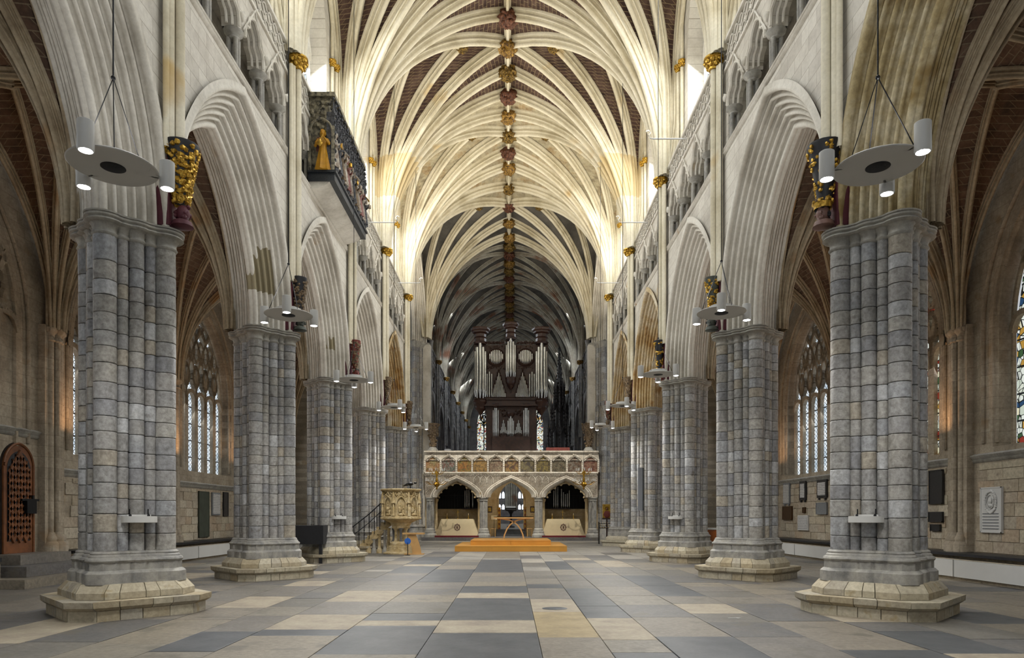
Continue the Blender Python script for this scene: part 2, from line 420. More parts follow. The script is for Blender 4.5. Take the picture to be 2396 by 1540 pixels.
def arch_wall(mb, w, z0, z1, op, xf, xb, n=14, hw=None, slope=0.0):
    """wall in the y-z plane between lateral xf and xb. op: list of (y, z) opening outline left to right, open at its foot"""
    zb = op[0][1]
    for x, k in ((xf, 0), (xb, 1)):
        vs, fs = [], []
        def quad(a, b, c, d):
            o = len(vs); vs.extend([(x,)+a, (x,)+b, (x,)+c, (x,)+d]); fs.append((o, o+1, o+2, o+3))
        ya, yb = op[0][0], op[-1][0]
        quad((-w, z0), (ya, z0), (ya, z1), (-w, z1)); quad((yb, z0), (w, z0), (w, z1), (yb, z1))
        if zb > z0: quad((ya, z0), (yb, z0), (yb, zb), (ya, zb))
        for (y1, a), (y2, b) in zip(op, op[1:]):
            if abs(y2-y1) > 1e-5: quad((y1, a), (y2, b), (y2, z1), (y1, z1))
        mb.add(vs, fs)
    rows = [[(xf, y, z) for y, z in op+[op[0]]], [(xb, y, z) for y, z in op+[op[0]]]]
    if zb <= z0: rows = [[(xf, y, z) for y, z in op], [(xb, y, z) for y, z in op]]
    mb.grid(rows); mb.grid([[(xf, -w, z1), (xf, w, z1)], [(xb, -w, z1), (xb, w, z1)]])
def pointed(a, zb, zs, rise, n=10):
    """outline of a pointed opening"""
    R = (rise*rise+a*a)/(2*a); phm = math.asin(min(1, rise/R)); e = R-a
    arc = [(-e+R*cos(phm*i/n), zs+R*sin(phm*i/n)) for i in range(n+1)]
    right = ([(a, zb)] if zb < zs else [])+arc
    return [(-y, z) for y, z in right][:-1]+[(0, zs+rise)]+right[::-1][1:]
ops = [arch_pt(.71, i/20, -1) for i in range(21)]+[arch_pt(.71, 1-i/20, 1) for i in range(1, 21)]
ops = [(y, z+ZS) for y, z in ops]
mb = MB(); arch_wall(mb, B/2, ZS, 10.42, ops, 5.38, 6.6); ME_SPAN = mb.mesh('spandrel', 30)

# triforium bay (x = lateral from axis, s = along)
def triforium_meshes():
    wall = MB(); rim = MB(); sh = MB(); cap = MB()
    cw = 1.36
    def tre(k=1.0):
        o = pointed(.52*k, 11.42, 11.42, .72*k, 12); L = len(o)-1; out = []
        for j, (y, z) in enumerate(o):
            t = abs(j/L*2-1); f = math.exp(-((t-.52)/.11)**2)*.24
            out.append((y*(1-f), 11.42+(z-11.42)*(1-f*.8)))
        return out
    for i in range(4):
        c = (i-1.5)*cw; op = tre()
        sub = MB(); arch_wall(sub, cw/2, 11.42, 12.36, op, 5.40, 5.72)
        wall.add([(x, y+c, z) for x, y, z in sub.v], sub.f)
        for dx, rr, sc in ((-.01, .035, 1.0), (.1, .03, .9), (.2, .03, .8)):
            o2 = tre(sc)
            rim.tube([(5.38+dx, y+c, z) for y, z in o2], rr, 5)
        rim.blob((5.36, c+cw/2, 11.72), (.07, .08, .1), i, .5, 8, 6)
        rim.tube([(5.36, c-.62, 11.5), (5.35, c, 12.34), (5.36, c+.62, 11.5)], .025, 4)
    for i in range(5):
        c = (i-2)*cw
        c = max(-2.62, min(2.62, c))
        if i: continue
        for dx in (5.47, 5.62):
            for dy in (-.06, .06):
                sh.lathe([(.075, 10.55), (.075, 10.6), (.05, 10.66), (.05, 11.25)], dx, dy, 8, cap=False)
        cap.lathe([(.11, 11.23), (.13, 11.25), (.11, 11.29), (.13, 11.33), (.19, 11.37), (.2, 11.42), (.17, 11.44)], 5.54, 0, 14)
    return wall, rim, sh, cap
tw, tr_, ts_, tc_ = triforium_meshes()
tw.box(6.25, 6.35, -B/2, B/2, 10.3, 12.4)                 # back wall of the passage
tw.box(5.4, 6.3, -B/2, -2.66, 10.42, 12.36); tw.box(5.4, 6.3, 2.66, B/2, 10.42, 12.36)
tw.box(5.4, 6.3, -B/2, B/2, 12.36, 12.44)
ME_TW, ME_TR, ME_TS, ME_TC = tw.mesh('triforium_wall', 30), tr_.mesh('tri_rim', 60), ts_.mesh('tri_shaft', 60), tc_.mesh('tri_cap', 50)
st = MB()
for z in (10.42, 10.5): st.grid([[(5.40-d, y, z+h) for d, h in ((0, -.06), (.05, -.05), (.085, 0), (.05, .04), (0, .05))] for y in (-B/2, B/2)])
ME_STRING = st.mesh('string_course', 60)
# pierced parapet
pp = MB(); pp.box(5.42, 5.5, -B/2, B/2, 12.42, 13.1)
fr = MB(); fr.box(5.33, 5.5, -B/2, B/2, 13.06, 13.14); fr.box(5.35, 5.45, -B/2, B/2, 12.40, 12.47)
for i in range(18):
    c = -B/2+.17+i*.34
    for j in range(2):
        cz = 12.62+j*.3; cc = c+(.17 if j else 0)
        fr.tube([(5.4, cc+.15*cos(a)*(1-.25*abs(sin(2*a))), cz+.14*sin(a)*(1-.25*abs(sin(2*a)))) for a in [2*pi*q/10 for q in range(10)]], .022, 4, True)
ME_PP, ME_FR = pp.mesh('parapet_back', 0), fr.mesh('parapet_tracery', 60)
# clerestory
cw_ = MB(); cop = pointed(1.75, 13.7, 16.3, 2.95, 10); arch_wall(cw_, B/2, 12.4, 20.2, cop, 5.76, 6.5)
cw_.box(5.5, 5.8, -B/2, B/2, 12.36, 12.42)
ME_CW = cw_.mesh('clerestory_wall', 30)
def window_tracery(a, zb, zs, rise, x, nl, bar=.07, depth=.16, mull=None):
    """intersecting tracery bars; returns MB of bars and the list of light centre lines"""
    R = (rise*rise+a*a)/(2*a); e = R-a; mb = MB(); w = 2*a/nl
    def inside(y, z):
        if z <= zs: return abs(y) <= a
        return (abs(y)+e)**2+(z-zs)**2 <= R*R
    def bar_line(pts, bar=bar):
        for (y1, z1), (y2, z2) in zip(pts, pts[1:]):
            if not (inside(y1, z1) and inside(y2, z2)): continue
            dy, dz = y2-y1, z2-z1; L = sqrt(dy*dy+dz*dz) or 1; ny, nz = -dz/L*bar/2, dy/L*bar/2
            mb.add([(x, y1+ny, z1+nz), (x, y2+ny, z2+nz), (x-.0, y2-ny, z2-nz), (x, y1-ny, z1-nz),
                    (x+depth, y1+ny*.4, z1+nz*.4), (x+depth, y2+ny*.4, z2+nz*.4), (x+depth, y2-ny*.4, z2-nz*.4), (x+depth, y1-ny*.4, z1-nz*.4)],
                   [(0,1,2,3), (7,6,5,4), (0,4,5,1), (3,2,6,7), (0,3,7,4), (1,5,6,2)])
    for i in range(1, nl):
        y = -a+i*w; bar_line([(y, zb), (y, zs)], mull or bar)
        for sg in (-1, 1):
            bar_line([(y-sg*R*(1-cos(t))*1.0, zs+R*sin(t)) for t in [k*.06 for k in range(26)]])
    for i in range(nl):                       # head of each light + ogee cusps
        c = -a+(i+.5)*w; h = w*.75
        for sg in (-1, 1):
            bar_line([(c+sg*w/2*cos(pi/2*q/5)**.8 if q < 5 else c, zs-.35+h*sin(pi/2*q/5)) for q in range(6)])
    for i in range(nl-1):                     # reticulation: wavy daggers above
        c = -a+(i+1)*w
        for row in range(3):
            z0 = zs+.35+row*w*1.25
            for cc in (c, c+w/2 if row % 2 else c):
                bar_line([(cc+w*.34*sin(q*pi/5)*sg2, z0+w*1.1*q/5) for sg2 in (1,) for q in range(6)])
                bar_line([(cc-w*.34*sin(q*pi/5), z0+w*1.1*q/5) for q in range(6)])
    # outer frame
    o = pointed(a-.04, zb, zs, rise-.04, 12)
    mb.tube([(x+depth/2, y, z) for y, z in o], .06, 5)
    return mb
ME_CTR = window_tracery(1.6, 13.7, 16.3, 2.7, 6.2, 4).mesh('clerestory_tracery', 40)
def glass_mesh(a, zb, zs, rise, x, y0=None, y1=None):
    o = pointed(a, zb, zs, rise, 10)
    if y0 is not None:
        R = (rise*rise+a*a)/(2*a); e = R-a
        zt = lambda y: zs+sqrt(max(0, R*R-(abs(y)+e)**2))
        ys = [y0+(y1-y0)*i/4 for i in range(5)]
        mb = MB(); mb.grid([[(x, y, zb) for y in ys], [(x, y, max(zs, zt(y))) for y in ys]])
        mb.grid([[(x+.02, y, zb) for y in ys], [(x+.02, y, max(zs, zt(y))) for y in ys]]); return mb
    mb = MB(); mb.add([(x, y, z) for y, z in o], [tuple(range(len(o)))]); return mb
def glass_mat(name, kind, strength):
    t = NT(name); P = t.pos(); sp = t.n('ShaderNodeSeparateXYZ'); cb = t.n('ShaderNodeCombineXYZ'); t.l(P, sp.inputs[0])
    t.l(sp.outputs['X' if kind == 'east' else 'Y'], cb.inputs[0]); t.l(sp.outputs[2], cb.inputs[1]); V = cb.outputs[0]
    def lead(rot, sc, wd):
        mp = t.n('ShaderNodeMapping'); mp.inputs['Rotation'].default_value = (0, 0, rot); t.l(V, mp.inputs[0])
        s2 = t.n('ShaderNodeSeparateXYZ'); t.l(mp.outputs[0], s2.inputs[0])
        fr_ = t.math('FRACT', t.math('MULTIPLY', s2.outputs[0], sc)); return t.math('GREATER_THAN', fr_, wd)
    bars = lead(pi/2, 1.6, .07)
    if kind == 'clear':
        m = t.math('MULTIPLY', t.math('MULTIPLY', lead(.95, 8, .16), lead(-.95, 8, .16)), bars)
        nz = t.noise(P, 3, 3); col = t.ramp(nz, [(.3, 'a9bccb'), (.55, 'dfe9f2'), (.7, 'f6fafd')])
    else:
        vo = t.n('ShaderNodeTexVoronoi'); vo.inputs['Scale'].default_value = 6.5; t.l(V, vo.inputs['Vector'])
        sx = t.n('ShaderNodeSeparateXYZ'); t.l(vo.outputs['Color'], sx.inputs[0])
        col = t.ramp(sx.outputs[0], [(0, 'e9efe6'), (.3, 'cfd9c9'), (.42, 'b98f3c'), (.52, 'f1f4ee'), (.62, '8f2d1e'), (.7, 'dfe5d6'), (.8, '24476b'), (.88, '3c5c38'), (.94, 'e8e3c2')], True)
        v2 = t.n('ShaderNodeTexVoronoi'); v2.feature = 'DISTANCE_TO_EDGE'; v2.inputs['Scale'].default_value = 6.5; t.l(V, v2.inputs['Vector'])
        m = t.math('MULTIPLY', t.math('GREATER_THAN', v2.outputs['Distance'], .05), bars)
        m = t.math('MULTIPLY', m, lead(0, 7, .08))
    col = t.mix(m, (.004, .005, .006, 1), col)
    t.b.inputs['Base Color'].default_value = (.05, .06, .07, 1); t.b.inputs['Roughness'].default_value = .2
    t.l(col, t.b.inputs['Emission Color']); t.b.inputs['Emission Strength'].default_value = strength
    return t.m
m_gclear = glass_mat('leaded_clear_glass', 'clear', 1.0)
m_gstain = glass_mat('stained_glass', 'stain', .75)
m_geast = glass_mat('east_stained_glass', 'east', 1.1)
ME_CGL = glass_mesh(1.7, 13.7, 16.3, 2.8, 6.36).mesh('glass', 0)

# ---------------------------------------------------------------- vaults
def rib_paths(dx, dy, h, tierx, wall_stilt=None, r0=.1, n=18):
    """plan targets for one quadrant; returns list of (plan target, points)"""
    out = []
    tg = [(dx, 0), (dx, dy*.5), (dx, dy)]+[(t, dy) for t in tierx]
    zl = [h*(1-(1-i/n)**1.55) for i in range(n+1)]
    for tx, ty in tg:
        st = 0 if not wall_stilt else (1.0 if abs(tx-3.72) < .01 else 2.3 if abs(tx-2.02) < .01 else 0); hh = h-st
        L = sqrt(tx*tx+ty*ty); ux, uy = tx/L, ty/L; Lr = L-r0; Rc = (hh*hh+Lr*Lr)/(2*Lr)
        pts = []
        for z in zl:
            zz = max(0, z-st); d = r0+z*.02+(Rc-sqrt(max(0, Rc*Rc-zz*zz)))*(1-.02*h/Lr)
            pts.append(Vector((ux*d, uy*d, z)))
        pts[-1] = Vector((tx, ty, h)); out.append(((ux, uy), pts))
    pts = []
    sx, zst = wall_stilt if wall_stilt else (0, 0)
    Rw = ((h-zst)**2+(dy-.26*bool(zst))**2)/(2*(dy-.26*bool(zst)))
    for z in zl:
        if z < zst: y = .06+.2*(z/zst); x = sx*min(1, z/(zst*.5))
        else:
            y0 = .26 if zst else .0; y = y0+Rw-sqrt(max(0, Rw*Rw-(z-zst)**2)); x = sx
        pts.append(Vector((x, max(y, .08), z)))
    pts[-1] = Vector((sx, dy, h)); out.append(((0, 1), pts))
    return out
_rp = [(.13, .02), (.13, -.05), (.115, -.065), (.085, -.06), (.08, -.10), (.105, -.125), (.105, -.165), (.085, -.18), (.05, -.165), (.038, -.20), (.058, -.235), (.05, -.28), (.02, -.30)]
RIBP = [(-x, z) for x, z in _rp]+_rp[::-1]
def sweep_rib(dirxy, pts, prof=RIBP, k=1.0):
    rows = []; bn = Vector((-dirxy[1], dirxy[0], 0)); m = len(pts)
    for i in range(m):
        t = (pts[min(i+1, m-1)]-pts[max(i-1, 0)]).normalized(); nn = bn.cross(t); 
        if nn.z < 0: nn = -nn          # points up / outward
        if abs(nn.z) < .2:
            o = Vector((-dirxy[0], -dirxy[1], 0)); nn = nn if nn.dot(o) > 0 else -nn
        rows.append([tuple(pts[i]+bn*u*k+nn*w*k) for u, w in prof])
    mb = MB(); mb.grid(rows); return mb
def web_mesh(paths, sub=5, name='vault_web'):
    cols = []
    for a, b in zip(paths, paths[1:]):
        for j in range(sub):
            f = j/sub; col = []
            for p, q in zip(a[1], b[1]):
                v = p.lerp(q, f); col.append(v)
            cols.append(col)
    cols.append(paths[-1][1]); m = len(cols[0])
    mb = MB(); rows = [[tuple(c[i]) for c in cols] for i in range(m)]; mb.grid(rows)
    me = mb.mesh(name, 60)
    # uv: u = plan distance, v = arc length of the middle rib
    uv = me.uv_layers.new(name='UVMap'); nc = len(cols)
    arc = [0]
    for i in range(1, m): arc.append(arc[-1]+(cols[nc//3][i]-cols[nc//3][i-1]).length)
    us = [[0]*nc for _ in range(m)]
    for i in range(m):
        for j in range(1, nc): us[i][j] = us[i][j-1]+(cols[j][i]-cols[j-1][i]).length
    for li, lp in enumerate(me.loops):
        r, c = divmod(lp.vertex_index, nc); uv.data[li].uv = (us[r][c], arc[r])
    return me
def vault_kit(dx, dy, h, tierx, stilt, k, prof=RIBP):
    P = rib_paths(dx, dy, h, tierx, stilt)
    return {'ribs': [sweep_rib(d, p, prof, k).mesh('rib', 50) for d, p in P], 'web': web_mesh(P)}
SX, ZV, HV = 5.47, 12.9, 6.85
NK = vault_kit(SX, B/2, HV, (3.72, 2.02), (-.2, 3.3), 1.3)
NKC = vault_kit(SX, B/2, HV, (3.72, 2.02), (-.2, 3.3), .8)
AXI, AXO, ZA, HA = 6.72, 11.25, 6.12, 4.3
AMID = (AXI+AXO)/2
AK = vault_kit((AXO-AXI)/2, B/2, HA, (1.2,), None, .62)
def vault_cluster(par, x, y, z, sx, kit, ribm, webm, east=1.0, west=1.0, wall=True, trans=True):
    """ribs and webs springing from one point; sx = +1 when the vault spreads to +x"""
    if trans: place('vault_rib', kit['ribs'][0], ribm, par, (x, y, z), scale=(sx, 1, 1))
    for sy in (east, -west):
        if not sy: continue
        for r in kit['ribs'][1:]: place('vault_rib', r, ribm, par, (x, y, z), scale=(sx, sy, 1))
        place('vault_web', kit['web'], webm[0 if sy > 0 else 1] if isinstance(webm, tuple) else webm, par, (x, y, z), scale=(sx, sy, 1))
ceil_n = struct(empty('ceiling')); ceil_c = struct(empty('ceiling_choir'))
XS = (XD-PD[6])/B
for s in (-1, 1):
    for i, d in enumerate(PD):
        ea = XS if i == 6 else 1
        for half, nm in ((1, 0),):
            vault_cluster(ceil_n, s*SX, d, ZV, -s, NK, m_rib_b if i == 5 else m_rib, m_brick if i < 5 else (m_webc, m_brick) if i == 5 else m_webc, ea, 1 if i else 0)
    vault_cluster(ceil_n, s*SX, XD, ZV, -s, NK, m_rib, m_webg, 0, XS)
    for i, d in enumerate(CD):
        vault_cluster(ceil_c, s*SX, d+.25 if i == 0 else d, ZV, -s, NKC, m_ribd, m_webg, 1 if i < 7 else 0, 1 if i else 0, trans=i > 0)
# ridge ribs and bosses
BOSS = []
for q in range(4):
    mb = MB(); mb.blob((0, 0, 0), (.29, .29, .2), q, .5, 18, 12, 3.2)
    for j in range(14):
        a = 2*pi*j/7+(.4 if j > 6 else 0); rr = .22 if j < 7 else .13; zz = -.04 if j < 7 else -.14
        mb.blob((rr*cos(a), rr*sin(a), zz), .085, q+j, .4, 7, 5, 4)
    BOSS.append(mb.mesh('boss', 60))
ridge = MB()
def ridge_rib(par, y0, y1, m):
    mb = MB(); mb.grid([[(u, y, ZV+HV+w) for u, w in RIBP] for y in (y0, y1)]); put('ridge_rib', mb, m, par, 50)
def cross_ridge(par, y, m):
    mb = MB(); mb.grid([[(x, y+u*.8, ZV+HV+w*.8) for u, w in RIBP] for x in (-SX-.2, SX+.2)]); put('ridge_rib', mb, m, par, 50)
m_bosses = [m_boss, plain('dark_gilt_boss', '9a7a34', .5, .5, scale=16, bump=.6, c2='1d1614'), plain('red_gilt_boss', '7a4a30', .6, .2, scale=14, bump=.5, c2='2c1814')]
def bosses(par, ys, sc=1.0, x=0, m=None):
    for i, y in enumerate(ys):
        place('roof_boss', BOSS[i % 4], m or m_bosses[i % 3], par, (x, y, ZV+HV-.32), (0, 0, i*1.3), (sc, sc, sc))
yy = PD[0]
nb = []
allp = PD+[XD]
for a, b in zip(allp, allp[1:]):
    for f in (0, .25, .5, .75): nb.append(a+(b-a)*f)
    ridge_rib(ceil_n, a, b, m_rib); cross_ridge(ceil_n, (a+b)/2, m_rib)
    for x in (-1.75, 1.75, -3.45, 3.45): bosses(ceil_n, [(a+b)/2], .75, x, m_bosses[1])
bosses(ceil_n, nb, 1.25)
nb = []
for a, b in zip(CD, CD[1:]):
    for f in (0, .25, .5, .75): nb.append(a+(b-a)*f)
    ridge_rib(ceil_c, a, b, m_ribd); cross_ridge(ceil_c, (a+b)/2, m_ribd)
bosses(ceil_c, nb, 1.35)

# ---------------------------------------------------------------- nave and choir elevations
wl = struct(empty('wall_left')); wr = struct(empty('wall_right'))
wcl = struct(empty('wall_choir_left')); wcr = struct(empty('wall_choir_right'))
m_carch = stone('choir_arch_stone', ['55565a', '77767a', '8a8680'], .9, mult=.4)  # arch stone darkened in colour for the dim choir
def bay(par, mid, s, marr, mw, choir=False, label=None, tlabel=None, sy=1.0, num=0):
    if s < 0: sc = (-1, sy, 1)
    else: sc = (1, sy, 1)
    place('spandrel', ME_SPAN, mw, par, (0, mid, 0), scale=sc)
    if label: a = place('arcade_arch', ME_ARCH, marr, None, (s*WX, mid, ZS), scale=sc); tag(a, label, 'arch')
    else: place('arch_moulding', ME_ARCH, marr, par, (s*WX, mid, ZS), scale=sc)
    place('string_course', ME_STRING, marr if choir else m_arch, par, (0, mid, 0), scale=sc)
    place('passage_wall', ME_TW, mw, par, (0, mid, 0), scale=sc)
    if tlabel: t = thing('triforium_arcade', tlabel, 'arcade', (0, mid, 0))
    else: t = par
    o = (0, 0, 0) if tlabel else (0, mid, 0)
    place('arch_tracery', ME_TR, m_carch if choir else m_arch, t, o, scale=sc)
    for i in range(5):
        c = max(-2.62, min(2.62, (i-2)*1.36))
        place('twin_shaft', ME_TS, m_shaftd if choir else m_shaft, t, (0, o[1]+c, 0), scale=sc)
        place('shaft_capital', ME_TC, m_shaftd if choir else m_cap, t, (0, o[1]+c, 0), scale=sc)
    place('parapet', ME_PP, mw, par, (0, mid, 0), scale=sc); stuff(place('parapet_tracery', ME_FR, m_carch if choir else m_arch, par, (0, mid, 0), scale=sc))
    place('clerestory_wall', ME_CW, mw, par, (0, mid, 0), scale=sc)
    w = struct(empty('window_%d' % num)); w.location = (0, mid, 0)
    place('tracery', ME_CTR, m_arch, w, scale=sc); place('glass', ME_CGL, m_gclear, w, scale=sc)
NB = ['nearest', 'second', 'third', 'fourth', 'farthest']
wn = 1
for side, s, par in (('left', -1, wl), ('right', 1, wr)):
    for i in range(0, 6):
        mid = (PD[i]+PD[i+1])/2
        lab = tl = None
        if i >= 1:
            lab = '%s pointed moulded arch of the %s arcade' % (NB[i-1], side)
            tl = 'row of four small arches on grey shafts above the %s %s arcade arch' % (NB[i-1], side)
        m = m_arch_pa if s < 0 else m_arch
        if s > 0 and i == 1: m = m_arch_st
        if i == 5: m = m_arch_oc
        if s > 0 and i == 4: m = m_arch_oc
        bay(par, mid, s, m, m_wall, False, lab, tl, num=wn); wn += 1
m_cwall = stone('choir_wall', ['5d5c5e', '7a7878', '8b8783'], .9, brick=(.62, .27, 'y', '6a6662'), mult=.3)  # darker copy of the wall stone, choir dimness put into the colour
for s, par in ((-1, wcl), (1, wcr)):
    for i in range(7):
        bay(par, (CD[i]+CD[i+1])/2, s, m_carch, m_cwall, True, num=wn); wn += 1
# wall shafts, gilded vault capitals, window-jamb shafts
vs = MB()
for dy, dx in ((-.13, .06), (0, -.04), (.13, .06)): vs.lathe([(.075, 7.3), (.075, 12.62)], 5.2+dx, dy, 10, cap=False)
vs.lathe([(.05, 7.3), (.05, 12.62)], 5.27, -.22, 8, cap=False); vs.lathe([(.05, 7.3), (.05, 12.62)], 5.27, .22, 8, cap=False)
ME_VS = vs.mesh('vault_shaft', 50)
jc = MB()
for dy in (.6, .88, -.6, -.88): jc.lathe([(.055, 13.1), (.055, 16.1)], 5.62 if abs(dy) < .8 else 5.68, dy, 8, cap=False); jc.lathe([(.055, 16.35), (.055, 18.3)], 5.62 if abs(dy) < .8 else 5.68, dy, 8, cap=False)
ME_JS = jc.mesh('jamb_shaft', 50)
def leafcap(r, h, seed=1):
    mb = MB(); mb.lathe([(r*.75, 0), (r*.85, h*.1), (r*.8, h*.2), (r*1.25, h*.8), (r*1.5, h*.86), (r*1.5, h), (r*.6, h)], n=14)
    for j in range(16):
        a = 2*pi*j/8+(.4 if j > 7 else 0); zz = h*(.35 if j < 8 else .65); rr = r*(.95 if j < 8 else 1.2)
        mb.blob((rr*cos(a), rr*sin(a), zz), r*.36, seed+j, .4, 6, 4, 4)
    return mb.mesh('leaf_capital', 60)
ME_VC = leafcap(.165, .3); ME_JC = leafcap(.09, .2, 5); 
for s, par in ((-1, wl), (1, wr)):
    for d in PD[1:]:
        place('vault_shaft', ME_VS, m_rib, par, (0, d, 0), scale=(s, 1, 1))
        place('gilt_capital', ME_VC, m_gold, par, (s*5.17, d, 12.6))
        place('jamb_shaft', ME_JS, m_rib, par, (0, d, 0), scale=(s, 1, 1))
        for dy in (.6, .88, -.6, -.88): place('gilt_capital', ME_JC, m_gold, par, (s*(5.62 if abs(dy) < .8 else 5.68), d+dy, 16.12))
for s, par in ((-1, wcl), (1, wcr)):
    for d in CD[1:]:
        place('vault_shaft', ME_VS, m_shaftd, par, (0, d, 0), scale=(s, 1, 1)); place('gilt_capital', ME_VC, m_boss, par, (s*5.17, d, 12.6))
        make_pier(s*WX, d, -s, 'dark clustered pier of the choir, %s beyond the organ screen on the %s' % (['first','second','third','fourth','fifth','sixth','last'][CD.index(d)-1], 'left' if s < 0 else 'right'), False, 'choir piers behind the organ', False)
# ---------------------------------------------------------------- crossing
for side, s, par in (('left', -1, wl), ('right', 1, wr)):
    k = (XD-PD[6])/2; mid = (XD+PD[6])/2
    a = place('crossing_arch', ME_ARCH, m_arch, None, (s*WX, mid, 12.6), scale=(s*1, (k)/3.05, 1.25))
    tag(a, 'tall moulded arch into the %s transept, beside the organ screen' % side, 'arch')
    mb = MB(); opk = [(y*k/3.05, (z-ZS)*1.25+12.6) for y, z in ops]; arch_wall(mb, k, 12.6, 20.4, opk, 5.45, 6.6)
    o = put('transept_spandrel', mb, m_wall, par, 30, (0, mid, 0)); o.scale = (s, 1, 1)
    # tall crossing pier
    t = thing('crossing_pier', 'tall grey crossing pier with a high capital at the %s end of the screen' % side, 'pier', (s*WX, XD, 0))
    sh = pier_shafts(-s); zz = .985; rnd = random.Random(5+s)
    mb = MB()
    mb.prism([(0, -.62), (.62, 0), (0, .62), (-.62, 0)], .3, 12.4)
    for cx, cy, r, v in sh: mb.lathe([(r-.012, .9), (r-.012, 12.3)], cx, cy, 10, cap=False)
    put('core', mb, m_mort, t)
    while zz < 12.25:
        h = min(rnd.uniform(.28, .42), 12.3-zz)
        for cx, cy, r, v in sh:
            if v and (cy < .3): place('stone_drum', ME_DRUM[r], m_drum, t, (cx, cy, zz), (0, 0, rnd.uniform(0, 6)), (1, 1, h-.004))
        zz += h
    bs = MB(); loft_outline(bs, sh, [(0, .3), (.3, .3), (.5, .17), (.71, .12), (.815, .11), (.85, .15), (.9, .09), (.99, .0)]); put('base', bs, m_shaft, t)
    ab = MB(); loft_outline(ab, sh, [(12.25, .0), (12.35, .03), (12.45, .09), (12.5, .12), (12.55, .12), (12.62, .13), (12.65, .0)]); put('capital', ab, m_cap, t)
    # plain pilaster beside it and walls of the transept
    mb = MB(); mb.box(s*5.55 if s < 0 else 5.05, s*5.05 if s < 0 else 5.55, XD-.25, XD+.9, 0, 12.5); put('pilaster', mb, m_arch, par)
    mb = MB()
    for xx, yy0, yy1, z1 in ((6.2, PD[6]-.3, PD[6]+.6, 20),):
        mb.box(min(s*5.45, s*6.6), max(s*5.45, s*6.6), yy0+.2, yy1, 6.0, 20)
    mb.box(min(s*16, s*16.5), max(s*16, s*16.5), 33, 46, 0, 20); mb.box(min(s*6.6, s*16), max(s*6.6, s*16), XD+.4, XD+.9, 0, 20)
    mb.box(min(s*11.3, s*16), max(s*11.3, s*16), 34.6, 35.0, 0, 20); mb.box(min(s*6.6, s*11.3), max(s*6.6, s*11.3), 34.8, 35.1, 9.6, 20); mb.box(min(s*6.5, s*16), max(s*6.5, s*16), 34.5, 45, 20, 20.3)
    put('transept_wall', mb, m_awall, par)
# painted entrance arch of the choir
P0 = rib_paths(SX, B/2, HV, (3.72,))[0]
big = [(-.35, .1), (-.35, -.1), (-.25, -.3), (-.15, -.34), (-.1, -.26), (.1, -.26), (.15, -.34), (.25, -.3), (.35, -.1), (.35, .1)]
t = NT('painted_arch'); P = t.pos(); ck = t.n('ShaderNodeTexChecker'); ck.inputs['Scale'].default_value = 5; t.l(P, ck.inputs['Vector'])
ck.inputs['Color1'].default_value = rgb('5a2c1c'); ck.inputs['Color2'].default_value = rgb('3f3a2c'); t.l(ck.outputs[0], t.b.inputs['Base Color']); m_paint = t.m
for s in (-1, 1):
    mb = sweep_rib(P0[0], P0[1], big, .8); o = put('painted_arch', mb, m_paint, ceil_c, 40, (s*SX, XD+.2, ZV)); o.scale = (-s, 1, 1)
    mb = MB(); mb.lathe([(.12, 0), (.12, ZV-.3), (.2, ZV)], s*5.1, XD+.35, 10); put('entrance_shaft', mb, m_shaftd, wcl if s < 0 else wcr)
mb = MB(); mb.box(-12, 12, PD[0]-3, PD[0]-2.7, 0, 0.01)
# east gable with its great window
eg = struct(empty('wall_east')); ye = CD[7]+.5
mb = MB(); sub = MB(); arch_wall(sub, 7, 0, 21, pointed(4.3, 8.5, 13.0, 5.6, 12), 0, .6); mb.add([(y, ye+x, z) for x, y, z in sub.v], sub.f); put('gable', mb, m_cwall, eg, 30)
we = struct(empty('window_east')); tr = window_tracery(4.3, 8.5, 13.0, 5.6, 0, 9, .14); mb = MB(); mb.add([(y, ye+.2+x, z) for x, y, z in tr.v], tr.f); put('tracery', mb, m_carch, we)
g = glass_mesh(4.3, 8.5, 13.0, 5.6, 0); mb = MB(); mb.add([(y, ye+.45, z) for x, y, z in g.v], g.f); put('glass', mb, m_geast, we, 0)
# ---------------------------------------------------------------- aisles
A_OP, A_SP, A_RISE, A_SILL = 2.05, 5.95, 3.2, 3.15
mb = MB(); arch_wall(mb, B/2, 0, 10.7, pointed(A_OP, A_SILL, A_SP, A_RISE, 12), 11.4, 11.95); ME_AW = mb.mesh('aisle_wall', 30)
mb = MB(); mb.box(11.4, 11.95, -B/2, B/2, 0, 10.7); ME_AWB = mb.mesh('aisle_wall_blind', 30)
ME_ATR = window_tracery(A_OP-.1, A_SILL, A_SP, A_RISE-.1, 11.72, 5, .13, .16, .27).mesh('aisle_tracery', 40)
ME_AG = [glass_mesh(A_OP-.1, A_SILL, A_SP, A_RISE-.1, 11.9, -1.95+.78*i, -1.95+.78*(i+1)).mesh('pane', 0) for i in range(5)]
jm = MB()
for k in (1.0, 1.07, 1.14): jm.tube([(11.38+.06*(1.14-k)/.07, y, z) for y, z in pointed(A_OP*k, A_SILL+.1, A_SP, A_RISE*k, 12)], .05, 6)
ME_AJ = jm.mesh('jamb_moulding', 60)
av = MB()
for dy, dx in ((-.16, 0), (.16, 0), (0, -.06)): av.lathe([(.075, 1.1), (.075, 5.85)], 11.22+dx, dy, 10, cap=False)
av.box(11.22, 11.5, -.36, .36, .65, 6.2); ME_AVS = av.mesh('wall_shaft', 50)
ac = MB()
for dy, dx in ((-.16, 0), (.16, 0), (0, -.06)):
    ac.lathe([(.09, 5.82), (.11, 5.85), (.085, 5.9), (.1, 6.0), (.16, 6.05), (.17, 6.15)], 11.22+dx, dy, 12); ac.lathe([(.2, .62), (.2, .85), (.15, .9), (.16, .98), (.12, 1.03), (.09, 1.12)], 11.22+dx, dy, 10)
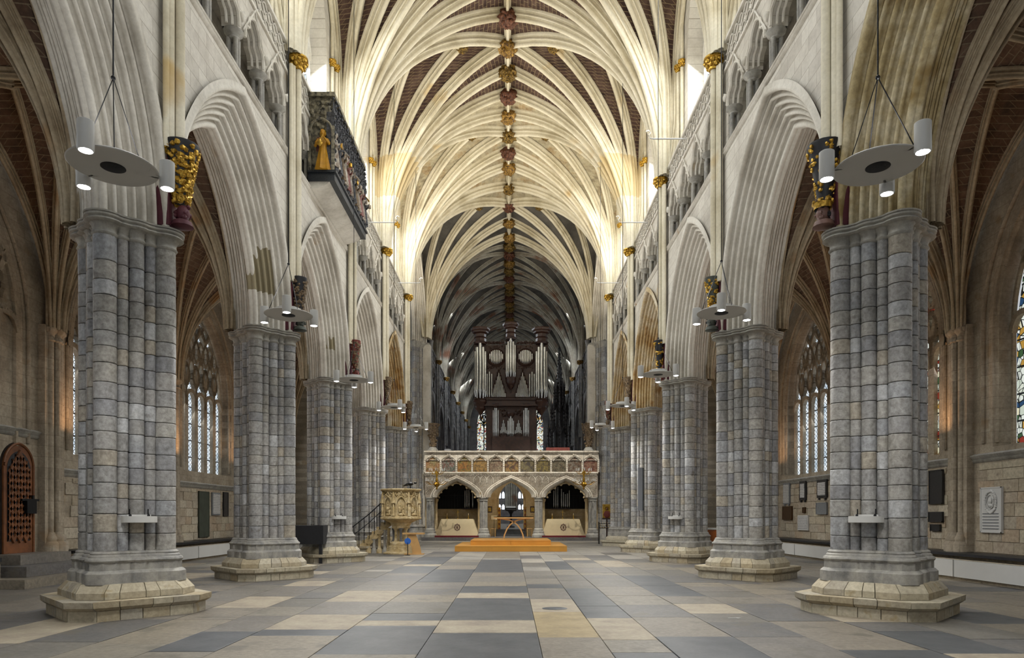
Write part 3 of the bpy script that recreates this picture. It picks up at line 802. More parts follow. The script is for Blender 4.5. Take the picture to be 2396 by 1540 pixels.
ME_AC = ac.mesh('wall_shaft_capital', 50)
sc_ = MB(); sc_.grid([[(11.4-d, y, 3.02+h) for d, h in ((0, -.12), (.03, -.1), (.06, -.05), (.03, -.04), (.09, .02), (.11, .05), (.02, .09), (0, .1))] for y in (-B/2, B/2)]); ME_AS = sc_.mesh('aisle_string', 50)
wal = struct(empty('wall_aisle_left')); war = struct(empty('wall_aisle_right')); cal = struct(empty('ceiling_aisle_left')); car_ = struct(empty('ceiling_aisle_right'))
for side, s, par, cp in (('left', -1, wal, cal), ('right', 1, war, car_)):
    for i in range(0, 6):
        mid = (PD[i]+PD[i+1])/2; blind = s < 0 and i == 2
        place('wall_face', ME_AWB if blind else ME_AW, m_awall, par, (0, mid, 0), scale=(s, 1, 1))
        place('string_course', ME_AS, m_cap, par, (0, mid, .48 if blind else -.36 if s < 0 else -.1), scale=(s, 1, 1))
        if blind:
            place('blind_tracery', ME_ATR, m_awall, par, (s*-.42, mid, 0), scale=(s, 1, 1)); place('jamb_moulding', ME_AJ, m_awall, par, (0, mid, 0), scale=(s, 1, 1)); continue
        w = struct(empty('window_%d' % wn)); wn += 1; w.location = (0, mid, 0)
        place('tracery', ME_ATR, m_awall, w, scale=(s, 1, 1)); place('jamb_moulding', ME_AJ, m_awall, w, scale=(s, 1, 1))
        for g in ME_AG: place('pane', g, m_gclear if s < 0 or i == 4 else m_gstain, w, scale=(s, 1, 1))
    for i, d in enumerate(PD):
        place('wall_shaft', ME_AVS, m_awall, par, (0, d, 0), scale=(s, 1, 1)); place('wall_capital', ME_AC, m_awall, par, (0, d, 0), scale=(s, 1, 1))
        vault_cluster(cp, s*AXI, d, ZA, s, AK, m_arib, m_aweb, 1 if i < 6 else 0, 1 if i else 0)
        vault_cluster(cp, s*AXO, d, ZA, -s, AK, m_arib, m_aweb, 1 if i < 6 else 0, 1 if i else 0)
        place('roof_boss', BOSS[i % 4], m_arib, cp, (s*AMID, d, ZA+HA-.15), scale=(.6, .6, .6))
        if i < 6: place('roof_boss', BOSS[(i+1) % 4], m_arib, cp, (s*AMID, d+B/2, ZA+HA-.15), scale=(.75, .75, .75))
    mb = MB(); mb.grid([[(s*AMID+u*.6, y, ZA+HA+w*.6) for u, w in RIBP] for y in (PD[0], PD[6])]); put('ridge_rib', mb, m_arib, cp, 50)
    for i in range(6):
        mid = (PD[i]+PD[i+1])/2; mb = MB(); mb.grid([[(x, mid+u*.5, ZA+HA+w*.5) for u, w in RIBP] for x in (s*AXI, s*AXO)]); put('ridge_rib', mb, m_arib, cp, 50)
    # individual wall blocks below the string course
    rnd = random.Random(11+s); z = .66; cnt = 0
    cube = MB(); cube.box(0, 1, 0, 1, 0, 1); CUBE = cube.mesh('block', 0)
    zt = 2.52 if s < 0 else 2.78
    while z < zt-.02:
        h = rnd.uniform(.24, .31); h = min(h, zt-z); y = 13.6+rnd.uniform(0, .3)
        while y < 29.2 and cnt < 295:
            L = rnd.uniform(.38, .8); pr = rnd.uniform(.0, .018)
            dd = min(abs(y+L/2-p) for p in PD)
            if dd > .36+L/2 and not (s < 0 and 14.9 < y+L and y < 16.9):
                place('wall_stone', CUBE, m_block, par, (s*(11.385-pr) if s > 0 else -11.405, y, z), scale=(.02+pr, L-.014, h-.014)); cnt += 1
            y += L
        z += h
    # stone ledge, bench boards and heater panel along the wall
    b = thing('wall_bench', 'long stone ledge with a dark cushion board along the %s aisle wall' % side, 'bench')
    y0 = 17.4 if s < 0 else 7.0
    def X(a, c): return (min(s*a, s*c), max(s*a, s*c))
    mb = MB(); mb.box(*X(10.75, 11.4), y0, 34.6, 0, .5); mb.box(*X(10.9, 11.4), y0, 34.6, .5, .56); put('ledge', mb, m_block, b)
    mb = MB(); mb.box(*X(10.68, 11.35), y0+.1, 34.4, .575, .64); put('seat_board', mb, m_black, b)
    j = 0
    while y0+.2+j*3.05 < 30:
        mb = MB(); ya = y0+.2+j*3.05; mb.box(*X(10.66, 10.74), ya, ya+3.0, .08, .48)
        h = put('heater_panel', mb, m_white, None, 30)
        tag(h, 'long cream panel in front of the %s aisle ledge, %s along it' % (side, ['first', 'second', 'third', 'fourth', 'fifth', 'sixth', 'seventh', 'eighth'][j]), 'panel', 'cream panels in front of the aisle ledges'); j += 1
if True:   # near-left stub of bench beside the door
    b = thing('wall_bench', 'short stone ledge on the near side of the lattice door', 'bench')
    mb = MB(); mb.box(-11.4, -10.75, 6.5, 14.6, 0, .5); put('ledge', mb, m_block, b)
    mb = MB(); mb.box(-11.35, -10.68, 6.5, 14.55, .55, .64); put('seat_board', mb, m_black, b)
    mb = MB(); mb.box(-10.74, -10.66, 8, 14.3, .08, .48); tag(put('heater_panel', mb, m_white), 'cream panel low at the left picture edge beside the door steps', 'panel')
# ---------------------------------------------------------------- floor
fl = struct(empty('floor'))
mb = MB(); mb.box(-17, 17, -8, 90, -.3, -.02); put('bedding', mb, m_joint, fl, 0)
XB = [-10.8, -9.7, -8.8, -7.6, -6.7, -5.75, -4.85, -3.95, -3.2, -2.05, -.9, .47, 1.25, 1.94, 2.93, 3.85, 4.9, 5.8, 6.7, 7.7, 8.7, 9.8, 10.8]
DARK = {(-2.05, 7.55, 9.5): m_flagd, (-.9, 6.9, 8.9): m_flagd, (-3.95, 7.7, 9.03): m_flagd, (.47, 8.6, 10.9): m_flagt, (1.94, 7.0, 8.65): m_flagd, (-.9, 10.07, 12.7): m_flagd,
        (-3.2, 18.3, 20.8): m_flagd, (-2.05, 15.8, 19.6): m_flagd, (-.9, 13.6, 14.9): m_flagd, (.47, 14.5, 15.3): m_flagd, (1.25, 11.6, 14.4): m_flagd, (-.9, 18.5, 24.0): m_flagd, (1.25, 19.5, 23): m_flagd,
        (-3.2, 9.2, 10.6): m_flagp, (-4.85, 11.4, 13.0): m_flagp, (-2.05, 9.55, 10.0): m_flagp, (-3.2, 12.2, 14.0): m_flagp, (2.93, 15, 17.5): m_flagd, (-.9, 12.75, 13.55): m_flagp, (-.9, 8.95, 10.0): m_flagp}
rnd = random.Random(3); slabs = []
for xa, xb in zip(XB, XB[1:]):
    fix = sorted((a, b, m) for (x, a, b), m in DARK.items() if abs(x-xa) < .01)
    y = 5.4+rnd.uniform(0, 1)
    segs = []
    for a, b, m in fix+[(43.6, 43.6, None)]:
        while y < a-.001:
            L = rnd.uniform(.6, 2.2)
            if a-(y+L) < .45: L = a-y
            segs.append((y, min(y+L, a), None)); y += L
        if m: segs.append((a, b, m)); y = b
    for a, b, m in segs: slabs.append((xa, xb, a, b, m))
slabs.sort(key=lambda q: -((q[1]-q[0])*(q[3]-q[2])/((q[2]+q[3])/2)**3 if True else 0))
rest = MB()
for k, (xa, xb, a, b, m) in enumerate(slabs):
    if k < 297:
        h = rnd.uniform(-.003, .002)
        mb = MB(); g = .005; mb.add([(xa+g, a+g, -.03), (xb-g, a+g, -.03), (xb-g, b-g, -.03), (xa+g, b-g, -.03), (xa+g, a+g, h-.002), (xb-g, a+g, h-.002), (xb-g, b-g, h-.002), (xa+g, b-g, h-.002), (xa+g+.006, a+g+.006, h), (xb-g-.006, a+g+.006, h), (xb-g-.006, b-g-.006, h), (xa+g+.006, b-g-.006, h)],
            [(0,1,5,4), (1,2,6,5), (2,3,7,6), (3,0,4,7), (4,5,9,8), (5,6,10,9), (6,7,11,10), (7,4,8,11), (8,9,10,11)])
        put('flagstone', mb, m or (m_flagp if rnd.random() < .1 else m_flagd if rnd.random() < .06 else m_flag), fl, 0)
    else: rest.box(xa+.005, xb-.005, a+.005, b-.005, -.03, rnd.uniform(-.004, 0))
stuff(put('distant_flagstones', rest, stone('distant_flagstone', ['74716c', '908b82', 'a39b8c'], .6, rough=.5, mult=.4), fl, 0))
mb = MB(); mb.box(-17, -10.8, 5, 46, -.02, -.004); mb.box(10.8, 17, 5, 46, -.02, -.004); mb.box(-10.8, 10.8, 43.6, 90, -.02, -.004); mb.box(-10.8, 10.8, -8, 5.4, -.02, -.004); put('edge_paving', mb, m_flag, fl, 0)
mb = MB(); mb.box(-5, 5, 47.5, 80, 0, .65); put('choir_paving', mb, m_flag, fl, 0)
# ---------------------------------------------------------------- pendant lights
disc = MB(); disc.lathe([(.0, .0), (.44, .0), (.45, .008), (.44, .018), (.23, .045), (.23, .12), (.22, .125), (0, .125)], n=48, cap=False); ME_DISC = disc.mesh('disc', 35)
gr = MB(); gr.lathe([(0, -.012), (.1, -.01), (.125, -.004), (.125, .001)], n=28, cap=False); ME_GR = gr.mesh('grille', 40)
lc = MB(); lc.lathe([(.066, -.10), (.078, -.10), (.08, -.095), (.08, .20), (.074, .205), (0, .205)], n=24, cap=False); lc.lathe([(.066, -.10), (.066, -.06), (0, -.06)], n=20, cap=False); lc.box(-.012, .012, .07, .16, .0, .014); ME_LC = lc.mesh('lamp_can', 35)
lg = MB(); lg.lathe([(0, -.112), (.035, -.108), (.064, -.09), (.064, -.07), (0, -.07)], n=16, cap=False); ME_LG = lg.mesh('lamp_glow', 60)
m_lamp.cycles.emission_sampling = 'NONE'
def pendant(px, py, D, rot, label):
    x, y, z = W3(px, py, D); t = thing('pendant_light', label, 'light', (x, y, z), rot, 'disc pendant lights hanging in the nave')
    place('disc', ME_DISC, m_white, t); place('speaker_grille', ME_GR, m_grille, t)
    mb = MB(); mb.tube([(0, 0, .98), (0, 0, 14.0)], .009, 5); put('hanging_cable', mb, m_metal, t)
    mb = MB(); mb.blob((0, 0, .98), .025, 0, 0); put('shackle', mb, m_metal, t)
    for q in range(3):
        a = -pi/2+q*2*pi/3+.0
        mb = MB(); b = a+.5; mb.tube([(0, 0, .98), (.38*cos(b), .38*sin(b), .03)], .006, 4); put('stay_cable', mb, m_metal, t)
        c = place('lamp_can', ME_LC, m_white, t, (.53*cos(a), .53*sin(a), 0), (0, 0, a+pi/2)); place('lamp_glow', ME_LG, m_lamp, c)
    l = bpy.data.lights.new('pendant_spot', 'SPOT'); l.energy = PEND_W; l.spot_size = radians(165); l.spot_blend = .6; l.color = (1, .985, .95); l.shadow_soft_size = .35
    o = bpy.data.objects.new('pendant_spot', l); COL.objects.link(o); o.location = (x, y, z-.16)
    l = bpy.data.lights.new('pendant_uplight', 'SPOT'); l.energy = UP_W; l.spot_size = radians(172); l.spot_blend = .5; l.color = (1, .985, .95); l.shadow_soft_size = .2
    o = bpy.data.objects.new('pendant_uplight', l); COL.objects.link(o); o.location = (x, y, z+.3); o.rotation_euler = (pi, 0, 0); return t
PEND_W = 380; UP_W = 110
nm = ['nearest', 'second', 'third', 'fourth', 'farthest']
for k, (px, py, D, r) in enumerate([(265, 392, 7.5, .05), (675, 738, 13.08, .25), (828, 890, 19.2, pi+.2), (922, 954, 24.1, .55), (973, 1001, 29.6, pi+.1)]):
    pendant(px, py, D, r, '%s white disc pendant with three lit cylinder lamps on the left side of the nave' % nm[k])
for k, (px, py, D, r) in enumerate([(2054, 391, 7.5, .38), (1688, 733, 12.9, -.3), (1540, 877, 18.5, pi-.2), (1457, 950, 23.8, .1), (1405, 998, 29.2, pi+.15)]):
    pendant(px, py, D, r, '%s white disc pendant with three lit cylinder lamps on the right side of the nave' % nm[k])
# ---------------------------------------------------------------- half-round trays on piers
def tray(x, y, z, rz, label):
    t = thing('wall_tray', label, 'shelf', (x, y, z), rz, 'white half-round trays on the piers')
    mb = MB(); mb.lathe([(.0, -.05), (.245, -.05), (.25, -.045), (.25, .05), (.238, .05), (.238, -.02), (0, -.02)], n=20, a0=-pi, a1=0, cap=False); mb.box(-.25, .25, -.01, .01, -.05, .05); put('tray', mb, m_white, t)
    mb = MB(); mb.box(-.17, .17, .0, .012, .045, .075); put('back_strip', mb, m_white, t)
    for s in (-1, 1):
        mb = MB(); mb.tube([(s*.13, .01, .06), (s*.13, .01, .16)], .009, 5); mb.blob((s*.13, -.02, .06), .022, 0, 0); put('bracket', mb, m_metal, t)
for (s, D, lab) in ((-1, PD[2], 'white half-round tray on the first left pier'), (-1, PD[4], 'small-looking white half-round tray on the third left pier'),
                    (1, PD[2], 'white half-round tray on the first right pier'), (1, PD[4], 'small-looking white half-round tray on the third right pier')):
    tray(s*(6-.41), D-.41, 1.47, -pi/4 if s > 0 else pi/4, lab)
# ---------------------------------------------------------------- carved corbels
def head(mb_skin, mb_hair, c, r, fx, fy=-1.0):
    """small carved head looking along (fx, fy)"""
    L = sqrt(fx*fx+fy*fy); fx, fy = fx/L, fy/L; lx, ly = -fy, fx
    def P(f, l, u): return (c[0]+r*(fx*f+lx*l), c[1]+r*(fy*f+ly*l), c[2]+r*u)
    mb_skin.blob(c, (r*.82, r*.82, r*1.05), 1, .05, 14, 10); mb_skin.blob(P(.75, 0, -.08), r*.2, 2, .1, 6, 5); mb_skin.blob(P(.55, 0, -.65), (r*.38,)*3, 3, .1, 8, 6)
    mb_skin.blob(P(.72, 0, -.42), (r*.2, r*.2, r*.09), 4, 0, 6, 4)
    for s in (-1, 1): mb_skin.blob(P(.62, s*.32, .12), r*.14, 5, 0, 6, 4); mb_skin.blob(P(.0, s*.85, -.05), r*.2, 5, .1, 6, 4)
    mb_skin.lathe([(r*.45, c[2]-r*1.6), (r*.42, c[2]-r*.7)], c[0], c[1], 10)
    for j in range(22):
        a = rnd.uniform(0, 2*pi); u = rnd.uniform(-.5, 1.0); f, l = cos(a), sin(a)
        if f > .35 and u < .55: continue
        k = sqrt(max(.05, 1-(u*.75)**2)); mb_hair.blob(P(f*k*.85, l*k*.85, u), r*.27, j, .3, 6, 4)
def corbel(s, D, label, leafm, groundm, headm, hairm, crown=False, seed=0):
    t = thing('carved_corbel', label, 'corbel', (s*5.14, D, 0)); rr = random.Random(seed)
    mb = MB(); mb.box(*sorted((s*.12, s*.34)), -.15, .15, 6.12, 7.42); put('back_board', mb, m_maroon, t)
    prof = [(.10, 6.5), (.12, 6.62), (.15, 6.85), (.19, 7.05), (.22, 7.22), (.25, 7.34), (.27, 7.40), (.27, 7.44), (.1, 7.44)]
    kk = 1 if D < 12 else .7; prof = [(r*kk, z) for r, z in prof]
    mb = MB(); mb.lathe(prof, n=18); put('bell', mb, groundm, t)
    mb = MB()
    for j in range(330 if leafm is m_gold and s < 0 else 190):
        z = rr.uniform(6.5, 7.38); q = [p for p in prof if p[1] <= z][-1]; nx = [p for p in prof if p[1] > z][0]; f = (z-q[1])/(nx[1]-q[1]); r = q[0]+(nx[0]-q[0])*f
        if groundm is m_black and s > 0 and (int((z-6.5)/.16) % 2 == 0) and rr.random() < .8: continue
        a = rr.uniform(0, 2*pi); mb.blob((r*cos(a), r*sin(a), z), ((.047, .047, .038) if leafm is m_gold and s < 0 else (.036, .036, .03)), j, .5, 6, 4, 5)
    put('foliage', mb, leafm, t)
    sk, hr = MB(), MB(); global rnd; rnd = rr; c = (-s*.04, -.02, 6.34); head(sk, hr, c, .125, -s*.8, -1)
    sk.lathe([(.08, 6.12), (.17, 6.14), (.14, 6.22), (.06, 6.26)], -s*.02, 0, 12); put('carved_head', sk, headm, t); put('carved_hair', hr, hairm, t)
    if crown:
        mb = MB(); mb.lathe([(.135, 6.41), (.14, 6.47), (.15, 6.5)], c[0], c[1], 12, cap=False)
        for j in range(8): mb.blob((c[0]+.145*cos(j*pi/4), c[1]+.145*sin(j*pi/4), 6.52), .03, j, .2, 5, 4)
        put('crown', mb, m_gold, t)
m_tint = plain('grey_green_paint', '4c5148', .6, 0, .5, 12, .4); m_stat = plain('weathered_stone_carving', '8f7a5c', .7, 0, .5, 14, .5, c2='46372a'); m_face = plain('dark_flesh_paint', '7a5a50', .5, 0, .2, 6, .1)
spec = {(-1, 0): ('gilded leafy corbel over a red curly head on the first left pier', m_gold, m_black, m_maroon, m_maroon, False),
        (-1, 1): ('thin scrolled grey and gold corbel with red board on the second left pier', m_stat, m_black, m_tint, m_tint, False),
        (-1, 2): ('red backed corbel with dark carved leaves on the third left pier', m_stat, m_red, m_red, m_tint, False),
        (-1, 3): ('brown bell-shaped corbel of carved leaves on the fourth left pier', m_stat, m_stat, m_stat, m_stat, False),
        (-1, 4): ('small brown leafy corbel on the fifth left pier', m_stat, m_stat, m_stat, m_stat, False),
        (1, 0): ('black corbel with gold leaf bands over a crowned head on the first right pier', m_gold, m_black, m_face, m_black, True),
        (1, 1): ('green and gold corbel on the second right pier', m_gold, m_tint, m_tint, m_black, False),
        (1, 2): ('black and gold corbel above the third right pier', m_gold, m_black, m_red, m_black, False),
        (1, 3): ('brown carved corbel on the fourth right pier', m_stat, m_stat, m_stat, m_stat, False),
        (1, 4): ('small reddish corbel on the fifth right pier', m_stat, m_red, m_stat, m_stat, False)}
for (s, k), (lab, a, b, c, d, cr) in spec.items(): corbel(s, PD[k+2], lab, a, b, c, d, cr, k*7+s+20)
# ---------------------------------------------------------------- white arms with a curl on the parapet
for s, D, lab in ((1, 20.4, 'thin white arm with an S-shaped tip on the right parapet, nearest of three'), (-1, 26.2, 'thin white arm with a curled tip on the left parapet beyond the gallery'), (1, 26.2, 'thin white arm with a curled tip on the right parapet, second of three'),
                  (-1, 33.0, 'farthest thin white arm on the left parapet'), (1, 33.0, 'farthest thin white arm on the right parapet')):
    t = thing('parapet_arm', lab, 'bracket', (0, D, 12.75), 0, 'white arms on the parapets')
    mb = MB(); mb.tube([(s*5.36, 0, 0), (s*4.35, 0, 0)], .02, 6); put('arm', mb, m_white, t)
    mb = MB(); mb.tube([(s*4.36, 0, 0), (s*4.26, 0, .02), (s*4.22, 0, .1), (s*4.28, 0, .18), (s*4.22, 0, .25), (s*4.14, 0, .22)], .018, 6); put('curl', mb, m_white, t)
# ---------------------------------------------------------------- angels and the gallery
def angel_mb(seed, h=.95):
    rr = random.Random(seed); body = MB(); hair = MB(); wing = MB(); inst = MB()
    # robe: one continuous lofted skin, folds at the hem
    rows = []
    for z, rx, ry, fold in ((0, .17, .13, .22), (.1, .15, .115, .2), (.3, .12, .10, .14), (.48, .095, .08, .06), (.55, .085, .07, .03), (.66, .11, .075, .02), (.74, .125, .07, 0), (.78, .09, .06, 0), (.80, .04, .04, 0), (.83, .036, .038, 0), (.85, .045, .05, 0), (.89, .058, .066, 0), (.93, .06, .07, 0), (.97, .05, .055, 0), (1.0, .015, .015, 0)):
        rows.append([(rx*cos(a)*(1+fold*sin(7*a+seed)), ry*sin(a)*(1+fold*sin(7*a+seed))-.01*(z > .84), z) for a in [2*pi*i/22 for i in range(22)]])
    body.grid(rows, True, True, True); body.blob((0, -.078, .9), .014, 0, 0, 5, 4); body.blob((0, -.066, .865), (.02, .012, .008), 0, 0, 5, 4)
    for s in (-1, 1):
        up = rr.uniform(-.03, .12)
        body.tube([(s*.10, 0, .745), (s*.15, -.03, .66), (s*.165, -.05, .58+up*.4), (s*.12, -.12, .60+up*.7), (s*.06, -.15, .64+up)], [.042, .04, .036, .028, .02], 8)
        for q in range(5): body.tube([(s*.06, -.15, .64+up), (s*(.05-.012*q+.02), -.18+.003*q, .665+up-.012*q)], [.009, .006], 5)
        wing.grid([[(s*(.06+.12*u), .05+.03*sin(u*3)+.01, .78-.05*u+.12*sin(u*2.5)-v*(.42-.1*u)) for u in [k/5 for k in range(6)]] for v in [k/6 for k in range(7)]])
    for j in range(16):
        a = rr.uniform(-.3, pi+.3); hair.blob((.058*cos(a), .02+.045*sin(a), .86+rr.uniform(0, .12)), .024, j, .3, 5, 4)
    k = seed % 4
    if k == 0: inst.tube([(0, -.17, .67), (.02, -.24, .6), (.05, -.3, .5)], [.01, .014, .03], 7)
    elif k == 1: inst.blob((-.02, -.18, .58), (.06, .025, .08), 2, .1); inst.tube([(-.02, -.18, .64), (.04, -.16, .78)], .01, 5)
    elif k == 2: inst.lathe([(.05, .56), (.052, .58), (.052, .64), (.05, .66)], 0, -.19, 12)
    else: inst.add([(-.06, -.17, .55), (.06, -.17, .55), (.06, -.17, .74), (-.06, -.17, .66), (-.06, -.2, .55), (.06, -.2, .55), (.06, -.2, .74), (-.06, -.2, .66)], [(0,1,2,3), (7,6,5,4), (0,4,5,1), (1,5,6,2), (2,6,7,3), (3,7,4,0)])
    return body, hair, wing, inst
def statue(seed, loc, rz, sc, label, group, mats):
    t = thing('angel_statue', label, 'statue', loc, rz, group); t.scale = (sc,)*3
    for nme, mb, m in zip(('figure', 'hair', 'wings', 'instrument'), angel_mb(seed), mats): put(nme, mb, m, t, 50)
    return t
m_gy = plain('yellow_robe_paint', 'c58f1e', .5, 0, .3, 6, .2); m_wh = plain('pale_robe_paint', 'b9b2a4', .6, 0, .5, 9, .2, c2='6d5540'); m_bl = plain('blackened_gallery_stone', '5a5b60', .7, 0, .6, 14, .6, c2='17181c'); m_rose = plain('rose_paint', '8f5a52', .6, 0, .4, 8, .2)
m_rest = plain('grimy_cream_stone', 'a09880', .7, 0, .6, 7, .5, c2='2e2c28')
G0, G1, GX, GZ = 18.6, 22.6, -4.66, 10.9
t = thing('minstrels_gallery', 'blackened carved stone gallery with niches jutting from the left wall', 'gallery', (0, 0, 0))
mb = MB(); mb.box(-5.38, GX-.0, G0, G1, GZ-.26, GZ); 
mb.box(-5.38, GX+.05, G0-.05, G1+.05, GZ-.06, GZ+.0); put('beam', mb, plain('black_studded_beam', '2b3138', .45, 0, .5, 30, .7, c2='101215'), t, 30)
mb = MB(); mb.grid([[(-5.38, y, 10.42), (-5.30, y, 10.44), (-5.2, y, 10.46), (-5.05, y, 10.5), (-4.9, y, 10.56), (-4.82, y, GZ-.26)] for y in (G0+.08, G1-.08)])
for y in (G0+.08, G1-.08): mb.add([(-5.38, y, 10.42), (-5.30, y, 10.44), (-5.2, y, 10.46), (-5.05, y, 10.5), (-4.9, y, 10.56), (-4.82, y, GZ-.26), (-5.38, y, GZ-.26)], [tuple(range(7))])
put('coving', mb, m_arch, t)
mb = MB(); mb.box(-5.38, -4.86, G0+.12, G1, GZ, 13.0); mb.box(-5.38, GX, G0, G1, 12.93, 13.04); put('parapet_body', mb, m_rest, t, 30)
NN = 12; w = (G1-G0)/NN
nic = MB()
for i in range(NN+1):
    y = G0+i*w; y = min(max(y, G0+.04), G1-.04)
    p = MB(); p.box(-4.88, GX, y-.035, y+.035, GZ, 12.5)
    for q in range(6): p.blob((GX+.01, y, 11.2+q*.25), (.035, .05, .05), q+i, .5, 6, 4)
    p.lathe([(.05, 12.4), (.06, 12.5), (.03, 12.6), (.0, 12.95)], GX-.04, y, 6); put('buttress', p, m_bl, t, 40)
for i in range(NN):
    c = G0+(i+.5)*w; p = MB(); a = w/2-.03
    for k in (1.0, .8): p.tube([(GX-.03+(1-k)*.1, y, z) for y, z in [(q[0]*k+c, q[1]) for q in pointed(a, 12.0, 12.0, .32*k, 6)]], .022, 5)
    p.add([(GX-.02, c-a, 12.15), (GX-.02, c, 12.85), (GX-.02, c+a, 12.15), (GX-.10, c-a, 12.15), (GX-.10, c, 12.85), (GX-.10, c+a, 12.15), (GX-.02, c, 12.36), (GX-.10, c, 12.36)], [(0, 6, 1), (6, 2, 1), (5, 7, 4), (7, 3, 4), (0, 1, 4, 3), (1, 2, 5, 4)])
    for q in range(7):
        f = q/6; p.blob((GX, c-a*(1-f), 12.15+.7*f), (.035, .03, .04), q, .5, 5, 4); p.blob((GX, c+a*(1-f), 12.15+.7*f), (.035, .03, .04), q+9, .5, 5, 4)
    for q in range(10): p.blob((GX-.02+rnd.uniform(-.02, .03), c+rnd.uniform(-a, a), rnd.uniform(12.3, 12.9)), .035, q, .5, 5, 4)
    put('niche_canopy', p, m_bl, t, 40)
    b = MB(); b.lathe([(.06, 10.9), (.12, 10.98), (.12, 11.04)], GX-.05, c, 8); put('niche_bracket', b, m_bl, t)
    statue(i+3, (GX-.03, c, 11.04), pi/2, .98, 'small carved angel musician in the gallery front, %s from the near end' % ['first', 'second', 'third', 'fourth', 'fifth', 'sixth', 'seventh', 'eighth', 'ninth', 'tenth', 'eleventh', 'twelfth'][i], 'angel musicians along the gallery front',
           ([m_wh, m_bl, m_stat, m_wh, m_rose][i % 5], m_stat, [m_bl, m_bl, m_wh][i % 3], m_wh if i % 3 else m_brass))
p = MB(); 
for x in (-5.34, GX-.04): p.box(x-.04, x+.04, G0-.04, G0+.12, GZ, 12.1)
p.tube([(x-5.02, G0-.02, z) for x, z in pointed(.3, 11.95, 11.95, .35, 8)], .03, 5)
for q in range(46): p.blob((rnd.uniform(-5.34, GX-.03), G0+.08, rnd.uniform(12.1, 12.9)), (.05, .04, .06), q, .6, 6, 4)
put('end_niche', p, m_rest, t)
statue(1, (-4.98, G0+.0, GZ), 0, 1.12, 'yellow robed angel statue in the end niche of the gallery', None, (m_gy, m_gold, m_rose, m_gold))
# ---------------------------------------------------------------- lattice door and steps in the left aisle
t = struct(empty('door_1', (-11.39, 15.98, .66)))
o = pointed(.5, 0, 2.0, .55, 10)
def yz_prism(mb, poly, x0, x1):
    n = len(poly); mb.add([(x0, y, z) for y, z in poly]+[(x1, y, z) for y, z in poly], [tuple(range(n)), tuple(range(n, 2*n))[::-1]]+[(i, n+i, n+(i+1) % n, (i+1) % n) for i in range(n)])
mb = MB(); yz_prism(mb, [(y*1.06, z*1.015) for y, z in o], -.05, .02); put('door_edge', mb, plain('dark_edge_wood', '241710', .7), t, 0)  # thin dark edge around the door leaf
mb = MB(); yz_prism(mb, o, .0, .045); put('door_leaf', mb, plain('orange_oak', '7d4a24', .5, 0, .45, 5, .15), t, 0)
mb = MB(); mb.tube([(.05, y*.96, z) for y, z in o], .03, 6); put('door_rim', mb, MATS['orange_oak'], t)
mb = MB(); yz_prism(mb, pointed(.38, .28, 1.95, .42, 8), .046, .05); put('lattice_ground', mb, m_black, t, 0)
def lat_in(y, z): return abs(y) < .38 and .28 < z < 1.95+.4*(1-(abs(y)/.38)**1.5)
for sg in (-1, 1):
    for k in range(-8, 12):
        pts = [(.07, -.4+q*.04, .3+k*.29+sg*(-.4+q*.04)*1.45+.3*(sg < 0)) for q in range(21)]
        pts = [p for p in pts if lat_in(p[1], p[2])]
        if len(pts) > 1:
            mb = MB(); mb.grid([[(x-.02, y, z+.075), (x+.014, y, z+.06), (x+.014, y, z-.06), (x-.02, y, z-.075)] for x, y, z in (pts[0], pts[-1])]); put('lattice_bar', mb, MATS['orange_oak'], t, 0)
mb = MB(); mb.box(.06, .16, .12, .44, .92, 1.22); mb.box(.08, .14, -.02, .55, 1.22, 1.27); mb.box(.05, .12, .36, .42, 1.27, 1.36); put('lock_case', mb, m_metal, t)
st = thing('stone_steps', 'worn stone steps below the lattice door', 'steps')
for k, (x, y0, y1, z0, z1) in enumerate(((-9.95, 14.2, 17.7, 0, .2), (-10.3, 14.75, 17.5, .2, .43), (-10.75, 15.2, 16.95, .43, .66))):
    mb = MB(); mb.box(-11.4, x, y0, y1, z0, z1-.004); put('step', mb, m_flag, st)
